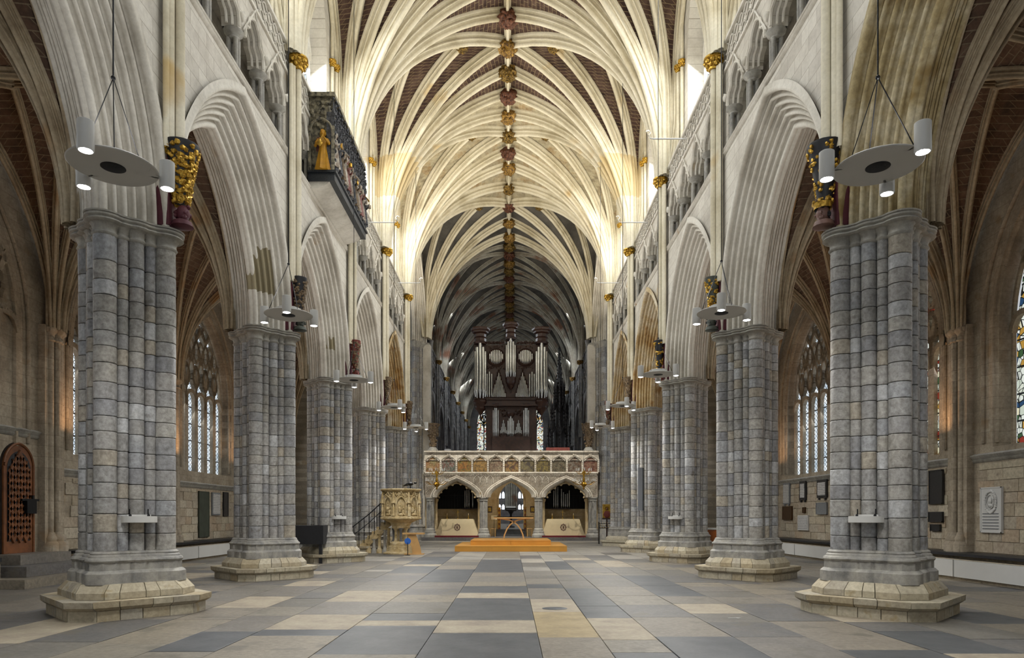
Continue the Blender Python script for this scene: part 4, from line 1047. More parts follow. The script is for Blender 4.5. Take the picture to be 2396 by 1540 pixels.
# ---------------------------------------------------------------- memorial tablets on the aisle walls
tt = NT('inscribed_marble'); P = tt.pos(); sp = tt.n('ShaderNodeSeparateXYZ'); tt.l(P, sp.inputs[0])
ln = tt.math('GREATER_THAN', tt.math('FRACT', tt.math('MULTIPLY', sp.outputs[2], 16)), .55); wn_ = tt.noise(P, 42, 2); word = tt.math('GREATER_THAN', wn_, .46)
tt.l(tt.mix(tt.math('MULTIPLY', ln, word), 'c9c7c2', '77757a'), tt.b.inputs['Base Color']); m_insc = tt.m
m_slate = plain('black_slate', '2a2a2c', .35, 0, .3, 30, .1); m_bronze = plain('bronze_plate', '5a4128', .4, .6, .3, 20, .2); m_greyt = plain('grey_slate', '7d7f82', .5, 0, .2, 20, .1); m_green = plain('green_slab', '3f4438', .6, 0, .35, 3, .2)
def tablet(s, p0, p1, y0, y1, m, label, frame=None, inset=.06, feet=False):
    lat = 11.37-s*CX if s > 0 else 11.37+CX
    D0 = F*lat/abs(p0-1196); D1 = F*lat/abs(p1-1196); Dm = (D0+D1)/2; ya, yb = sorted((D0, D1)); za = CZ+(1208-y1)/F*Dm; zb = CZ+(1208-y0)/F*Dm
    t = thing('memorial_tablet', label, 'tablet', (s*11.37, (ya+yb)/2, za)); h = zb-za; w = (yb-ya)/2
    def bx(mb, d0, d1, a, b, c, d): mb.box(*sorted((-s*d0, -s*d1)), a, b, c, d); return mb
    if frame:
        put('frame', bx(MB(), 0, .05, -w, w, 0, h), frame, t, 0); i = inset; put('plate', bx(MB(), .05, .065, -w+i, w-i, i, h-i), m, t, 0)
        if feet:
            for q in (-w*.6, w*.6): put('foot', bx(MB(), 0, .05, q-.05, q+.05, -.07, 0), frame, t, 0)
    else:
        put('plate', bx(MB(), 0, .045, -w, w, 0, h), m, t, 0); put('raised_edge', bx(bx(bx(bx(MB(), .045, .055, -w, w, 0, .03), .045, .055, -w, w, h-.03, h), .045, .055, -w, -w+.03, 0, h), .045, .055, w-.03, w, 0, h), m if m is not m_insc else m_white, t, 0)
    return t, w, h
tablet(-1, 463, 487, 1150, 1257, m_green, 'tall dark green slab on the left aisle wall under the window')
tablet(-1, 494, 513, 1153, 1206, m_insc, 'white inscribed tablet beside the green slab on the left', m_greyt, .05)
tablet(-1, 521, 532, 1152, 1208, m_slate, 'narrow black tablet right of the white one in the left aisle')
tablet(1, 1835, 1850, 1131, 1180, m_insc, 'narrow pale tablet next to the second right pier', m_greyt, .05, True)
tablet(1, 1873, 1888, 1126, 1171, m_insc, 'white tablet in a black frame, middle of the upper row', m_slate, .1, True)
tablet(1, 1914, 1937, 1123, 1165, m_insc, 'white tablet in a dark frame beside the first right pier', m_slate, .09, True)
tablet(1, 1833, 1855, 1185, 1217, m_bronze, 'brown bronze plate below the narrow pale tablet')
tablet(1, 1880, 1886, 1187, 1201, m_bronze, 'tiny bronze plate in the right aisle')
tablet(1, 1912, 1937, 1176, 1204, m_greyt, 'grey slate tablet below the dark framed white one')
tablet(1, 1869, 1893, 1206, 1241, m_insc, 'low white marble inscription under the tiny bronze plate', m_white, .05)
tablet(1, 2177, 2209, 1100, 1180, m_slate, 'tall black tablet right of the first right pier')
tablet(1, 2176, 2209, 1198, 1222, m_slate, 'medium black plate below the tall black tablet')
tablet(1, 2180, 2203, 1227, 1243, m_slate, 'smallest black plate, lowest of the three right of the first right pier')
t, w, h = tablet(1, 2298, 2348, 1140, 1247, m_white, 'large pale relief tablet with a laurel wreath on the right aisle wall')
mb = MB()
for k in range(26):
    a = 2*pi*k/26; mb.blob((-.06, .19*w/.36*cos(a), h*.68+.25*sin(a)), (.02, .04, .04), k, .4, 5, 4)
mb.tube([(-.06, .13*cos(a), h*.68+.16*sin(a)) for a in [k*pi/8 for k in range(16)]], .012, 5, True); put('wreath', mb, m_white, t)
mb = MB(); mb.blob((-.06, 0, h*.70), (.03, .055, .075), 1, .1, 10, 8); mb.blob((-.06, 0, h*.60), (.025, .09, .05), 2, .1, 8, 6); put('portrait_relief', mb, m_white, t)
mb = MB()
for k in range(6): mb.box(-.056, -.05, -w*.75, w*.75, h*.08+k*.07, h*.08+k*.07+.022)
put('inscription', mb, m_greyt, t, 0)
# ---------------------------------------------------------------- choir screen (pulpitum)
def pointed4(a, zb, zs, rise, n=10):
    r = [(a*(1-(i/n)**1.6), zs+rise*(i/n)**(1.6*.5)) for i in range(n+1)]
    if zb < zs: r = [(a, zb)]+r
    return [(-y, z) for y, z in r][:-1]+[(0, zs+rise)]+r[::-1][1:]
m_scr = stone('screen_limestone', ['aca08e', 'cfc6b6', 'dfd8ca'], 2.5, stain=('a78d5d', .64, 2), mult=.45, bump=.4)
m_scrw = stone('warm_screen_stone', ['b79a6c', 'cdb68c', 'd8c8a4'], 1.5, mult=.3)
SD, SXC, SF = 43.0, .16, .2
step = thing('screen_step', 'low stone step running under the whole choir screen', 'step'); put('step', MB().box(-5.4, 5.55, 42.2, 47, 0, SF), m_flag, step, 30)
scr = thing('choir_screen', 'carved stone choir screen with three arches and a painted parapet', 'screen', (0, 0, 0))
cols = [SXC-5.12, SXC-1.76, SXC+1.7, SXC+5.1]; cen = [(cols[i]+cols[i+1])/2 for i in range(3)]
mb = MB()
def map_xz(mb, sub, c, y0):   # (lat, s, z) -> (x = c+s, y = y0+lat, z)
    mb.add([(c+y, y0+x, z) for x, y, z in sub.v], sub.f)
for i in range(3):
    a = (cols[i+1]-cols[i])/2-.22; sub = MB(); arch_wall(sub, (cols[i+1]-cols[i])/2, 2.7, 4.2, pointed4(a, 2.7, 2.7, 1.2, 12), 0, .5); map_xz(mb, sub, cen[i], SD)
mb.box(cols[0]-.3, cols[0], SD, SD+.5, 2.7, 4.2); mb.box(cols[3], cols[3]+.3, SD, SD+.5, 2.7, 4.2)
put('spandrel_wall', mb, stone('screen_ground', ['8d8170', 'a5998a', 'b5aa99'], 2.5, mult=.4), scr, 30)
for i in range(3):
    a = (cols[i+1]-cols[i])/2-.2; mb = MB()
    for k, dy, r in ((1.09, -.04, .055), (1.0, -.06, .06), (.95, -.03, .04), (.91, .03, .05), (.86, .09, .035)):
        mb.tube([(cen[i]+y, SD+dy, z) for y, z in pointed4(a*k, 2.7, 2.7, 1.22*k, 14)], r, 6)
    for q in range(36):
        f = q/36*pi; yz = pointed4(a*1.045, 2.7, 2.7, 1.27, 18)[q]; mb.blob((cen[i]+yz[0], SD-.05, yz[1]), .035, q, .4, 5, 4)
    put('arch_moulding', mb, m_scr, scr)
    # foiled cusping hanging inside the side arches
    if i != 1:
        mb = MB(); P = pointed4(a*.84, 2.7, 2.7, 1.03, 30); L = len(P)
        for q in range(7):
            a0, b0 = Vector((P[int(q*(L-1)/7)][0], 0, P[int(q*(L-1)/7)][1])), Vector((P[int((q+1)*(L-1)/7)][0], 0, P[int((q+1)*(L-1)/7)][1]))
            m = (a0+b0)/2; d = (b0-a0); n = Vector((0, 0, 2.75))-m; n.y = 0; n.normalize(); rr = d.length/2
            mb.tube([tuple(Vector((cen[i], SD+.16, 0))+m-d.normalized()*rr*cos(t)+n*(.16-.16*sin(t)*1.0)) for t in [pi*k/8 for k in range(9)]], .06, 6)
            put('foiled_cusping', mb, m_scrw, scr)
# diaper carving in the spandrels
mb = MB()
for c in cols:
    for gx in range(-14, 15):
        for gz in range(0, 17):
            x = c+gx*.085+(.0425 if gz % 2 else 0); z = 2.95+gz*.072
            ok = cols[0]-.25 < x < cols[3]+.25
            for i in range(3):
                a = (cols[i+1]-cols[i])/2-.2; aa = a*1.1; R = (1.24**2+aa*aa)/(2*aa)
                if abs(x-cen[i]) < aa and (z-2.7) < 1.36*sqrt(max(0, 1-abs(x-cen[i])/aa))+.02: ok = False
            if ok and z < 4.12: mb.blob((x, SD-.01, z), (.036, .05, .03), 0, 0, 5, 3)
stuff(put('diaper_carving', mb, m_scr, scr))
for c in (cols[1], cols[2]):
    mb = MB()
    for q in range(3):
        o = pointed(.2+.0*q, 3.6+.2*0, 3.75, .3, 8); mb.tube([(c+(q-1)*.42+y, SD-.04, z) for y, z in o], .022, 4)
    put('spandrel_niche', mb, m_scr, scr)
ME_COL = None
for k, c in enumerate(cols):
    mb = MB()
    for q in range(8):
        a = 2*pi*q/8; r = .07 if q % 2 else .09; mb.lathe([(r, .75), (r, 2.5)], c+.16*cos(a), SD+.2+.16*sin(a), 8, cap=False)
    put('marble_column', mb, m_shaft, scr)
    mb = MB(); mb.lathe([(.26, 2.47), (.28, 2.5), (.24, 2.55), (.27, 2.6), (.31, 2.64), (.31, 2.7)], c, SD+.2, 16); put('column_capital', mb, m_cap, scr)
    mb = MB(); mb.lathe([(.42, SF), (.42, .35), (.36, .4), (.34, .5), (.36, .55), (.30, .6), (.31, .68), (.25, .76)], c, SD+.2, 8); put('column_base', mb, m_cap, scr)
mb = MB(); mb.grid([[(x, SD-d, z) for d, z in ((0, 4.12), (.08, 4.16), (.12, 4.2), (.12, 4.25), (.02, 4.28), (0, 4.3))] for x in (cols[0]-.32, cols[3]+.32)])
mb.box(cols[0]-.32, cols[3]+.32, SD-.0, SD+.5, 4.2, 4.28); put('string_course', mb, m_scr, scr)
mb = MB()
for q in range(100): mb.blob((cols[0]-.3+q*.108, SD-.07, 4.1), (.045, .03, .035), q, .4, 5, 4)
stuff(put('leaf_frieze', mb, m_scr, scr))
mb = MB(); mb.box(cols[0]-.3, cols[3]+.3, SD+.12, SD+.4, 4.28, 5.5); put('parapet_back', mb, m_scr, scr, 0)
mb = MB(); mb.box(cols[0]-.36, cols[3]+.36, SD-.12, SD+.6, 5.52, 5.62); mb.box(cols[0]-.3, cols[3]+.3, SD-.02, SD+.5, 5.42, 5.52); put('cornice', mb, m_scr, scr, 0)
w = .99; pal = [('5d4a2a', '8a3a22', 'b0a070'), ('3f4a3a', '7a3428', '8a8a80'), ('4a5a34', '7d3420', 'a5803c'), ('4d4436', '8a6a3a', 'b08a4a'), ('6a4a3a', '4a4438', '9a8a70'), ('3f3c2c', 'a08a50', '6a3a28'), ('4a3a30', '8f7f48', '5c5a50'), ('5a4a30', 'a08c44', '3c3a34'), ('54422e', '8a7a60', '3c4438'), ('6a4a34', '8a8070', '48443a'), ('57402f', '8f7f66', '6d2c24')]
for i in range(11):
    c = SXC+(i-5)*w; mb = MB()
    t = NT('old_painting_%d' % i); P = t.pos(); n1 = t.noise(P, 3.1+i*.23, 6, .75); n2 = t.noise(P, 9+i*.6, 4, .75)
    k1 = t.ramp(n1, [(.3, '1d1a14'), (.45, pal[i][0]), (.56, pal[i][1]), (.68, pal[i][2])]); t.l(t.mix(t.ramp(n2, [(.4, (0,0,0,1)), (.62, (.8,.8,.8,1))]), k1, pal[i][2]), t.b.inputs['Base Color'])
    pm = MB(); pm.box(c-.43, c+.43, SD+.1, SD+.118, 4.3, 5.34)
    tag(put('panel_painting', pm, t.m, None, 0), '%s old painted panel in the screen parapet, counted from the left' % ['first', 'second', 'third', 'fourth', 'fifth', 'sixth (central)', 'seventh', 'eighth', 'ninth', 'tenth', 'last'][i], 'painting', 'painted panels of the screen')
    for q in (0,): 
        P2 = pointed4(.42, 5.06, 5.06, .25, 10)
        mb.tube([(c+y, SD+.02, z) for y, z in P2], .035, 6); mb.tube([(c+y*1.12, SD+.04, z+.03) for y, z in P2], .025, 5)
        for j, (y, z) in enumerate(P2[::2]): mb.blob((c+y*.86, SD+.05, z-.05), (.05, .03, .05), j, .3, 6, 4)
        for j in range(4): mb.blob((c+rnd.uniform(-.1, .1), SD, 5.33+rnd.uniform(0, .1)), .05, j, .4, 6, 4)
        sub = MB(); arch_wall(sub, w/2, 5.03, 5.45, P2, 0, .1); map_xz(mb, sub, c, SD+.03)
    put('niche_arch', mb, m_scr, scr)
for i in range(12):
    c = SXC+(i-5.5)*w; mb = MB(); mb.box(c-.055, c+.055, SD-.02, SD+.12, 4.28, 5.0)
    for j in range(5): mb.blob((c, SD-.02, 4.4+j*.13), (.05, .03, .04), j, .4, 5, 4)
    mb.lathe([(.06, 5.0), (.07, 5.06), (.04, 5.12), (0, 5.45)], c, SD+.02, 6); put('niche_buttress', mb, m_scr, scr)
# interior of the screen
mb = MB(); mb.box(cols[0]-.3, cols[3]+.3, SD+.5, 46.8, 4.25, 4.35); mb.box(cols[0]-.35, cols[0]-.05, SD+.5, 46.8, SF, 4.3); mb.box(cols[3]+.05, cols[3]+.35, SD+.5, 46.8, SF, 4.3)
put('loft_floor', mb, m_scrw, scr, 0)
mb = MB()
for c in (cols[1], cols[2]): mb.box(c-.12, c+.12, SD+1.4, 46.6, SF, 4.25)
for i in (0, 2):
    mb.box(cols[i]+.0, cols[i+1]-.0, 45.6, 45.8, SF, 2.0); mb.box(cols[i]+.0, cols[i+1]-.0, 45.5, 45.6, 1.5, 1.58)
put('bay_walls', mb, m_scrw, scr, 0)
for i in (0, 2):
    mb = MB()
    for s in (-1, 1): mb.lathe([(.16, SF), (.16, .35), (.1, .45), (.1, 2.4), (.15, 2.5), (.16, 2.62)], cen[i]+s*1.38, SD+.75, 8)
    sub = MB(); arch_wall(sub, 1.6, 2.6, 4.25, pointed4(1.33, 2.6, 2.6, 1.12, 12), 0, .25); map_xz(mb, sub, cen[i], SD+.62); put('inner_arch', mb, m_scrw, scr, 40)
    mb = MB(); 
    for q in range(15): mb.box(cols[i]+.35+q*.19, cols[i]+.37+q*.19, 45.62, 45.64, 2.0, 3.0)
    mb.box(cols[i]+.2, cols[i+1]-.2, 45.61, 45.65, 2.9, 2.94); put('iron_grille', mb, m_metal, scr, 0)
    mb = MB(); mb.box(cols[i], cols[i+1], 45.66, 45.7, 2.0, 4.25); put('void_sheet', mb, plain('void_panel', '0d0d0f', .8), scr, 0)  # black sheet standing in for the shaded opening behind the grille
# pipes of the small organ seen through the right-hand bay
def pipe_mesh():
    mb = MB(); mb.lathe([(.12, 0), (.5, .16), (.5, 1), (.46, 1), (.46, .98)], n=12, cap=False); mb.box(-.2, .2, -.52, -.44, .17, .24); return mb.mesh('pipe', 40)
ME_PIPE = pipe_mesh()
def pipe(par, x, y, z, r, h, mat=None): return place('pipe', ME_PIPE, mat or m_pipe, par, (x, y, z), scale=(2*r, 2*r, h))
for (i, nme) in ((2, 'right'), (0, 'left')):
    t = thing('small_organ', 'small choir organ pipes seen through the %s bay of the screen' % nme, 'organ'); x0 = cen[i]+(-.6 if i == 2 else .35)
    for k in range(8 if i == 2 else 4): pipe(t, x0+k*.13+(.12 if k > 2 else 0), 45.5, 2.02, .055, 1.2+.25*sin(k*.9))
    put('pipe_chest', MB().box(x0-.15, x0+1.1, 45.35, 45.6, 1.98, 2.04), m_oak, t, 0)
# central passage: inner arch, banners, view to the choir
mb = MB(); sub = MB(); arch_wall(sub, 1.65, SF, 4.25, pointed(.86, SF, 2.6, 1.2, 12), 0, .4); map_xz(mb, sub, SXC-.03, 45.9); put('passage_arch', mb, m_scrw, scr, 30)
mb = MB(); 
for k, dy in ((1.04, -.03), (1.0, .0)): mb.tube([(SXC-.03+y*k, 45.9+dy, z) for y, z in pointed(.86, SF, 2.6, 1.2, 12)], .05, 6)
put('passage_moulding', mb, m_scrw, scr)
st = thing('dark_steps', 'dark steps rising through the central arch of the screen', 'steps')
for k in range(3): put('step', MB().box(-.85, 1.1, 45.0+k*.3, 47.5, SF+k*.15, SF+(k+1)*.15-.003), m_flagd, st, 0)
for sx, lab in ((-.83, 'yellow banner with ornament hanging left of the central arch'), (.9, 'narrow yellow banner hanging right of the central arch')):
    t = thing('banner', lab, 'banner', (SXC+sx, 45.82, 0)); wv = MB(); wv.grid([[(-.1 if sx < 0 else -.05, .02*sin(z*5), z), (0, -.01, z), (.1 if sx < 0 else .05, .02*cos(z*4), z)] for z in [.4+k*.1 for k in range(18)]]); put('cloth', wv, plain('yellow_silk_%d' % (sx > 0), 'c08a1e', .5, 0, .15, 5, .05), t)
    mb = MB(); [mb.blob((0, -.03, .7+q*.3), (.05, .008, .08), q, .3, 6, 4) for q in range(5)]; put('embroidery', mb, m_red, t); put('rail', MB().tube([(-.14, 0, 2.12), (.14, 0, 2.12)], .012, 5), m_brass, t)
for x, lab in ((SXC-1.42, 'small framed icon on the left jamb behind the central arch'), (SXC+1.36, 'small framed icon on the right jamb behind the central arch')):
    t = thing('framed_icon', lab, 'picture', (x, SD+1.38, 1.95)); put('frame', MB().box(-.16, .16, -.02, .02, -.2, .2), m_oak, t, 0); put('picture', MB().box(-.1, .1, -.028, -.018, -.13, .13), m_gold, t, 0)
for x, lab in ((SXC-1.2, 'wooden stool against the left jamb of the central arch'), (SXC+1.15, 'wooden stool against the right jamb of the central arch')):
    t = thing('side_stool', lab, 'stool', (x, SD+1.1, SF)); put('seat', MB().box(-.17, .17, -.15, .15, .5, .54), m_oakl, t, 0)
    for a in (-1, 1):
        for b in (-1, 1): put('leg', MB().box(a*.14-.02, a*.14+.02, b*.12-.02, b*.12+.02, 0, .5), m_oakl, t, 0)
t = thing('parchment_stand', 'cream open book on a thin stand left of the central arch', 'book', (SXC-1.12, SD+.9, SF)); put('book', MB().box(-.19, .19, -.02, .02, 1.1, 1.36), m_scrw, t, 0); put('stand', MB().tube([(0, .02, 0), (0, .02, 1.1)], .015, 6), m_metal, t)
# lectern in the choir and its far wall
t = thing('choir_lectern', 'black lectern with a white cloth seen through the central arch', 'lectern', (SXC-.05, 52, .65)); put('desk', MB().box(-.42, .42, -.15, .25, 1.25, 1.5), m_black, t, 0); put('post', MB().lathe([(.3, 0), (.3, .1), (.1, .2), (.08, 1.0), (.25, 1.25)], n=10), m_black, t); put('cloth', MB().add([(-.36, -.17, 1.38), (.36, -.17, 1.36), (.36, .2, 1.62), (-.36, .2, 1.64)], [(0, 1, 2, 3)]), m_white, t, 0)
re = struct(empty('wall_reredos')); yr = 80
mb = MB(); 
for s in (-1, 1):
    for z0, r0 in ((1.9, 0), (4.9, 1), (7.4, 1)): pass
mb.box(-7, 7, yr, yr+.5, 0, 8.3); put('back_wall', mb, m_cwall, re, 0)
mb = MB()
for k in range(7): mb.lathe([(.07, 2.4), (.07, 8.2)], -.45+k*.2, yr-.15, 8, cap=False)
put('wall_shafting', mb, m_ribd, re)
m_daywin = plain('bright_far_window', 'e8eef5', .4, emit=((.9, .95, 1, 1), 1.3))
for s in (-1, 1):
    for z0, h, n in ((2.3, .6, 3), (3.6, .8, 3), (4.9, .35, 1)):
        t = struct(empty('window_%d' % (100+wn))); wn += 1
        for k in range(n):
            c = SXC+s*(.95+k*.42) if n > 1 else SXC+s*1.3; g = MB(); g.add([(c+y, yr-.02, z) for y, z in pointed(.15, z0, z0+h*.6, h*.4, 6)], [tuple(range(len(pointed(.15, z0, z0+h*.6, h*.4, 6))))]); put('pane', g, m_daywin, t, 0)
# ---------------------------------------------------------------- altars under the side arches
m_linen = plain('gold_linen', 'cdbb94', .6, 0, .08, 4, .05)
for i, x in ((0, -3.27), (2, 3.42)):
    nme = 'left' if i == 0 else 'right'
    t = thing('side_altar', 'altar draped in cream gold cloth with a round emblem under the %s screen arch' % nme, 'altar', (x, 43.6, SF))
    h = 1.14; rows = []
    for z, ox, oy in ((h, 1.0, .35), (h-.02, 1.02, .36), (.7, 1.08, .38), (.35, 1.16, .41), (.05, 1.25, .45)):
        row = []
        for q in range(72):
            a = 2*pi*q/72; cx, cy = cos(a), sin(a); k = 1/max(abs(cx), abs(cy)); X, Y = cx*k, cy*k
            corner = max(0, min(abs(X), abs(Y))-.72)/.28
            fold = (h-z)*.045*sin(q*2.2)*(corner > 0)
            row.append((X*ox+fold+(.14*corner*(h-z) if X > 0 else -.14*corner*(h-z)), Y*oy+fold, z+(0 if corner == 0 or z > .3 else -.03)))
        rows.append(row)
    mb = MB(); mb.grid(rows, True, True, False); 
    put('altar_cloth', mb, m_linen, t, 50)
    mb = MB(); yf = -.41
    mb.tube([(.17*cos(a)*(1+.12*cos(8*a)), yf-.0, .62+.2*sin(a)*(1+.12*cos(8*a))) for a in [2*pi*q/48 for q in range(48)]], .014, 4, True)
    mb.tube([(.14*cos(a)*(1+.12*cos(8*a+pi)), yf-.0, .62+.165*sin(a)*(1+.12*cos(8*a+pi))) for a in [2*pi*q/48 for q in range(48)]], .01, 4, True)
    for k in (-1, 0, 1): mb.tube([(k*.035, yf, .52), (k*.035, yf, .68+.04*(k == 0))], .009, 4)
    for z in (.56, .62, .67): mb.tube([(-.06, yf, z), (.06, yf, z)], .008, 4)
    put('emblem', mb, m_maroon, t)
    put('plinth', MB().box(-1.0, 1.0, -.3, .34, 0, .1), m_oak, t, 0)
    t = thing('altar_step', 'red carpeted step in front of the %s altar' % nme, 'carpet', (x, 43.0, SF)); put('carpet', MB().box(-1.36, 1.36, -.32, .35, 0, .10), plain('red_carpet_%d' % i, '6b1c22', .9, 0, .3, 12, .3), t, 0)
    for dx, hh, lab in ((-.68, .36, 'left'), (.68, .36, 'right')):
        t = thing('candlestick', 'gold candlestick at the %s end of the %s altar' % (lab, nme), 'candlestick', (x+dx, 43.65, SF+1.145), 0, 'altar candlesticks'); put('stick', MB().lathe([(.07, 0), (.07, .02), (.025, .05), (.018, .16), (.03, .18), (.015, .2), (.03, .24)], n=10), m_gold, t); put('candle', MB().lathe([(.018, .24), (.018, hh)], n=8), m_scrw, t)
    t = thing('altar_cross', 'small gold cross on the %s altar' % nme, 'cross', (x, 43.75, SF+1.145)); put('cross', MB().box(-.012, .012, -.01, .01, .06, .58).box(-.1, .1, -.01, .01, .42, .45).lathe([(.07, 0), (.07, .02), (.02, .06)], n=8), m_gold, t)
# ---------------------------------------------------------------- wooden dais and nave altar
t = thing('wooden_dais', 'two-tier golden oak dais on the nave floor', 'platform')
m_bd = plain('dais_board', 'c98f38', .35, 0, .1, 2.5, .03)
for nme, x0, x1, y0, y1, z0, z1, nb_ in (('lower_tier', -2.29, 2.53, 29.4, 34.2, 0, .235, 6), ('upper_tier', -1.67, 1.89, 30.3, 33.6, .235, .45, 4)):
    p = put(nme, MB().box(x0+.02, x1-.02, y0+.02, y1, z0, z1-.02), m_bd, t, 0)
    for k in range(nb_):
        a = x0+(x1-x0)*k/nb_; b = x0+(x1-x0)*(k+1)/nb_; put('front_board', MB().box(a+.003, b-.003, y0, y0+.02, z0, z1-.02), m_bd, p, 0); put('top_board', MB().box(a+.002, b-.002, y0-.01, y1, z1-.02, z1), m_bd, p, 0)
xc = .13+(1202-1196)/F*31.8
t = thing('nave_altar', 'modern light oak altar table on curved crossing legs', 'table', (xc, 31.8, .45))
mb = MB(); mb.grid([[(-.9+1.8*u, y, z) for u in [k/12 for k in range(13)]] for y, z in ((-.42, 1.02), (-.42, 1.05), (.42, 1.05), (.42, 1.02))]); mb.box(-.9, .9, -.42, .42, .955, 1.05); put('table_top', mb, m_oakl, t, 30)
for yy_ in (-.3, .3):
    for s in (-1, 1):
        pts = [(s*-.47, yy_, 0), (s*-.42, yy_, .22), (s*-.32, yy_, .46), (s*-.18, yy_, .66), (0, yy_, .80), (s*.2, yy_, .89), (s*.45, yy_, .935), (s*.75, yy_, .955)]
        P = [Vector(p) for p in pts]; rows = []
        for k, p in enumerate(P):
            tg = (P[min(k+1, 7)]-P[max(k-1, 0)]).normalized(); n = Vector((-tg.z, 0, tg.x)); rows.append([tuple(p+n*.03+Vector((0, -.03, 0))), tuple(p+n*.03+Vector((0, .03, 0))), tuple(p-n*.03+Vector((0, .03, 0))), tuple(p-n*.03+Vector((0, -.03, 0)))])
        put('curved_leg', MB().grid(rows, True, True, True), m_oakl, t, 40)
# ---------------------------------------------------------------- brass chandeliers before the screen
for px, lab in ((1022, 'left'), (1366, 'right')):
    x, y, z = W3(px, 1150, 41.6); t = thing('brass_chandelier', 'two-tier brass chandelier with white candles before the %s screen arch' % lab, 'chandelier', (x, y, z))
    mb = MB(); mb.blob((0, 0, .42), .16, 0, 0, 14, 10); mb.lathe([(.03, .1), (.06, .2), (.04, .28)], n=8); mb.lathe([(.05, .55), (.08, .7), (.04, .85), (.07, 1.0), (.03, 1.2), (.05, 1.35)], n=10); put('stem', mb, m_brass, t)
    for zz, R, n, c0 in ((.52, .68, 10, .3), (1.15, .46, 8, .35)):
        for k in range(n):
            a = 2*pi*k/n; u, v = cos(a), sin(a)
            arm = put('candle_arm', MB().tube([(.08*u, .08*v, zz+.05), (.3*R*u, .3*R*v, zz-.12), (.7*R*u, .7*R*v, zz-.1), (R*u, R*v, zz+.06)], .014, 5).lathe([(.05, zz+.06), (.055, zz+.08)], R*u, R*v, 8), m_brass, t)
            put('candle', MB().lathe([(.02, zz+.08), (.02, zz+.26)], R*u, R*v, 7), m_white, arm)
    put('chain', MB().tube([(0, 0, 1.3), (0, 0, 15)], .008, 4), m_metal, t)
# ---------------------------------------------------------------- stone pulpit with stair
m_pul = stone('pulpit_stone', ['a08a5e', 'c0aa7e', 'd2c3a0'], 4, stain=('8a7434', .6, 3), mult=.5, bump=.6)
px0, py0 = -4.36, 27.9; t = thing('stone_pulpit', 'octagonal carved stone pulpit with figure niches', 'pulpit', (px0, py0, 0), radians(10))
put('foot', MB().lathe([(.72, 0), (.72, .05), (.52, .1), (.5, .3), (.44, .33), (.44, .42), (.36, .5)], n=16), m_pul, t, 30)
mb = MB(); mb.lathe([(.14, .48), (.14, 1.0)], n=12); put('stem', mb, m_pul, t)
for k in range(8):
    a = 2*pi*k/8; put('colonnette', MB().lathe([(.07, .48), (.07, .53), (.05, .57), (.05, .93), (.08, 1.0), (.09, 1.04)], .29*cos(a), .29*sin(a), 8), m_pul if k % 2 else m_shaftd, t)
A8 = pi/8
def octr(r, z): return [(r*cos(A8+k*pi/4), r*sin(A8+k*pi/4), z) for k in range(8)]
put('bowl', MB().grid([octr(r, z) for r, z in ((.36, 1.02), (.4, 1.06), (.38, 1.12), (.48, 1.26), (.72, 1.36), (.86, 1.40), (.88, 1.42), (.88, 1.48), (.80, 1.52))], True, True, True), m_pul, t, 30)
put('drum_wall', MB().grid([octr(r, z) for r, z in ((.70, 1.5), (.70, 2.5))], True, True, True), m_pul, t, 30)
put('rim', MB().grid([octr(r, z) for r, z in ((.72, 2.48), (.82, 2.52), (.88, 2.57), (.88, 2.61), (.8, 2.62))], True, True, True), m_pul, t, 30)
for k in range(8):
    a = k*pi/4; ap = .76; n = Vector((cos(a), sin(a), 0)); l = Vector((-sin(a), cos(a), 0))
    def Q(d, s, z): v = n*(ap*cos(A8)+d)+l*s; return (v.x, v.y, z)
    mb = MB()
    mb.tube([Q(.02, y, z) for y, z in pointed(.19, 2.02, 2.02, .28, 8)], .028, 6); mb.tube([Q(.03, -.24, 2.1), Q(.03, 0, 2.5), Q(.03, .24, 2.1)], .022, 5)
    for s in (-1, 1): mb.tube([Q(.02, s*.2, 1.52), Q(.02, s*.2, 2.0)], .026, 6); mb.blob(Q(.02, s*.2, 2.03), .045, k, .3, 6, 4)
    for j in range(26): mb.blob(Q(.0, rnd.uniform(-.27, .27), rnd.uniform(2.3, 2.48)), .028, j, .5, 5, 4)
    put('niche', mb, m_pul, t)
    f = MB(); c1 = Q(-.02, -.04, 1.85)
    for c_, r_ in ((Q(-.02, -.05, 1.95), (.04,)*3), (Q(-.02, -.05, 1.78), (.07, .07, .14)), (Q(-.0, .07, 1.68), (.06, .06, .12)), (Q(.01, .09, 1.84), (.035,)*3), (Q(0, 0, 1.58), (.1, .1, .06))): f.blob(c_, r_, k, .3, 10, 8)
    f.tube([Q(.02, -.1, 1.86), Q(.04, -.02, 1.78), Q(.04, .08, 1.8)], .02, 6); f.tube([Q(.02, .02, 1.72), Q(.04, .1, 1.62), Q(.03, .14, 1.56)], .025, 6); put('relief_figures', f, m_pul, t)
    a2 = A8+k*pi/4; c = Vector((.79*cos(a2), .79*sin(a2), 0)); g = MB()
    rows = [[(c.x+r*cos(q*pi/5), c.y+r*sin(q*pi/5), z) for q in range(10)] for r, z in ((.07, 1.53), (.055, 1.6), (.05, 1.75), (.055, 1.86), (.03, 1.9), (.034, 1.93), (.035, 1.97), (.01, 2.0))]
    g.grid(rows, True, True, True); put('corner_statue', g, m_pul, t); put('corner_canopy', MB().lathe([(.08, 2.03), (.09, 2.08), (.06, 2.15), (.07, 2.2), (.02, 2.48)], c.x, c.y, 6), m_pul, t)
x, y, z = W3(960, 1139, 27.7); t = thing('eagle_bookrest', 'dark metal bird-shaped bookrest on the pulpit rim', 'bookrest', (x, y, 2.62)); put('post', MB().tube([(0, 0, 0), (0, 0, .12)], .02, 6), m_metal, t)
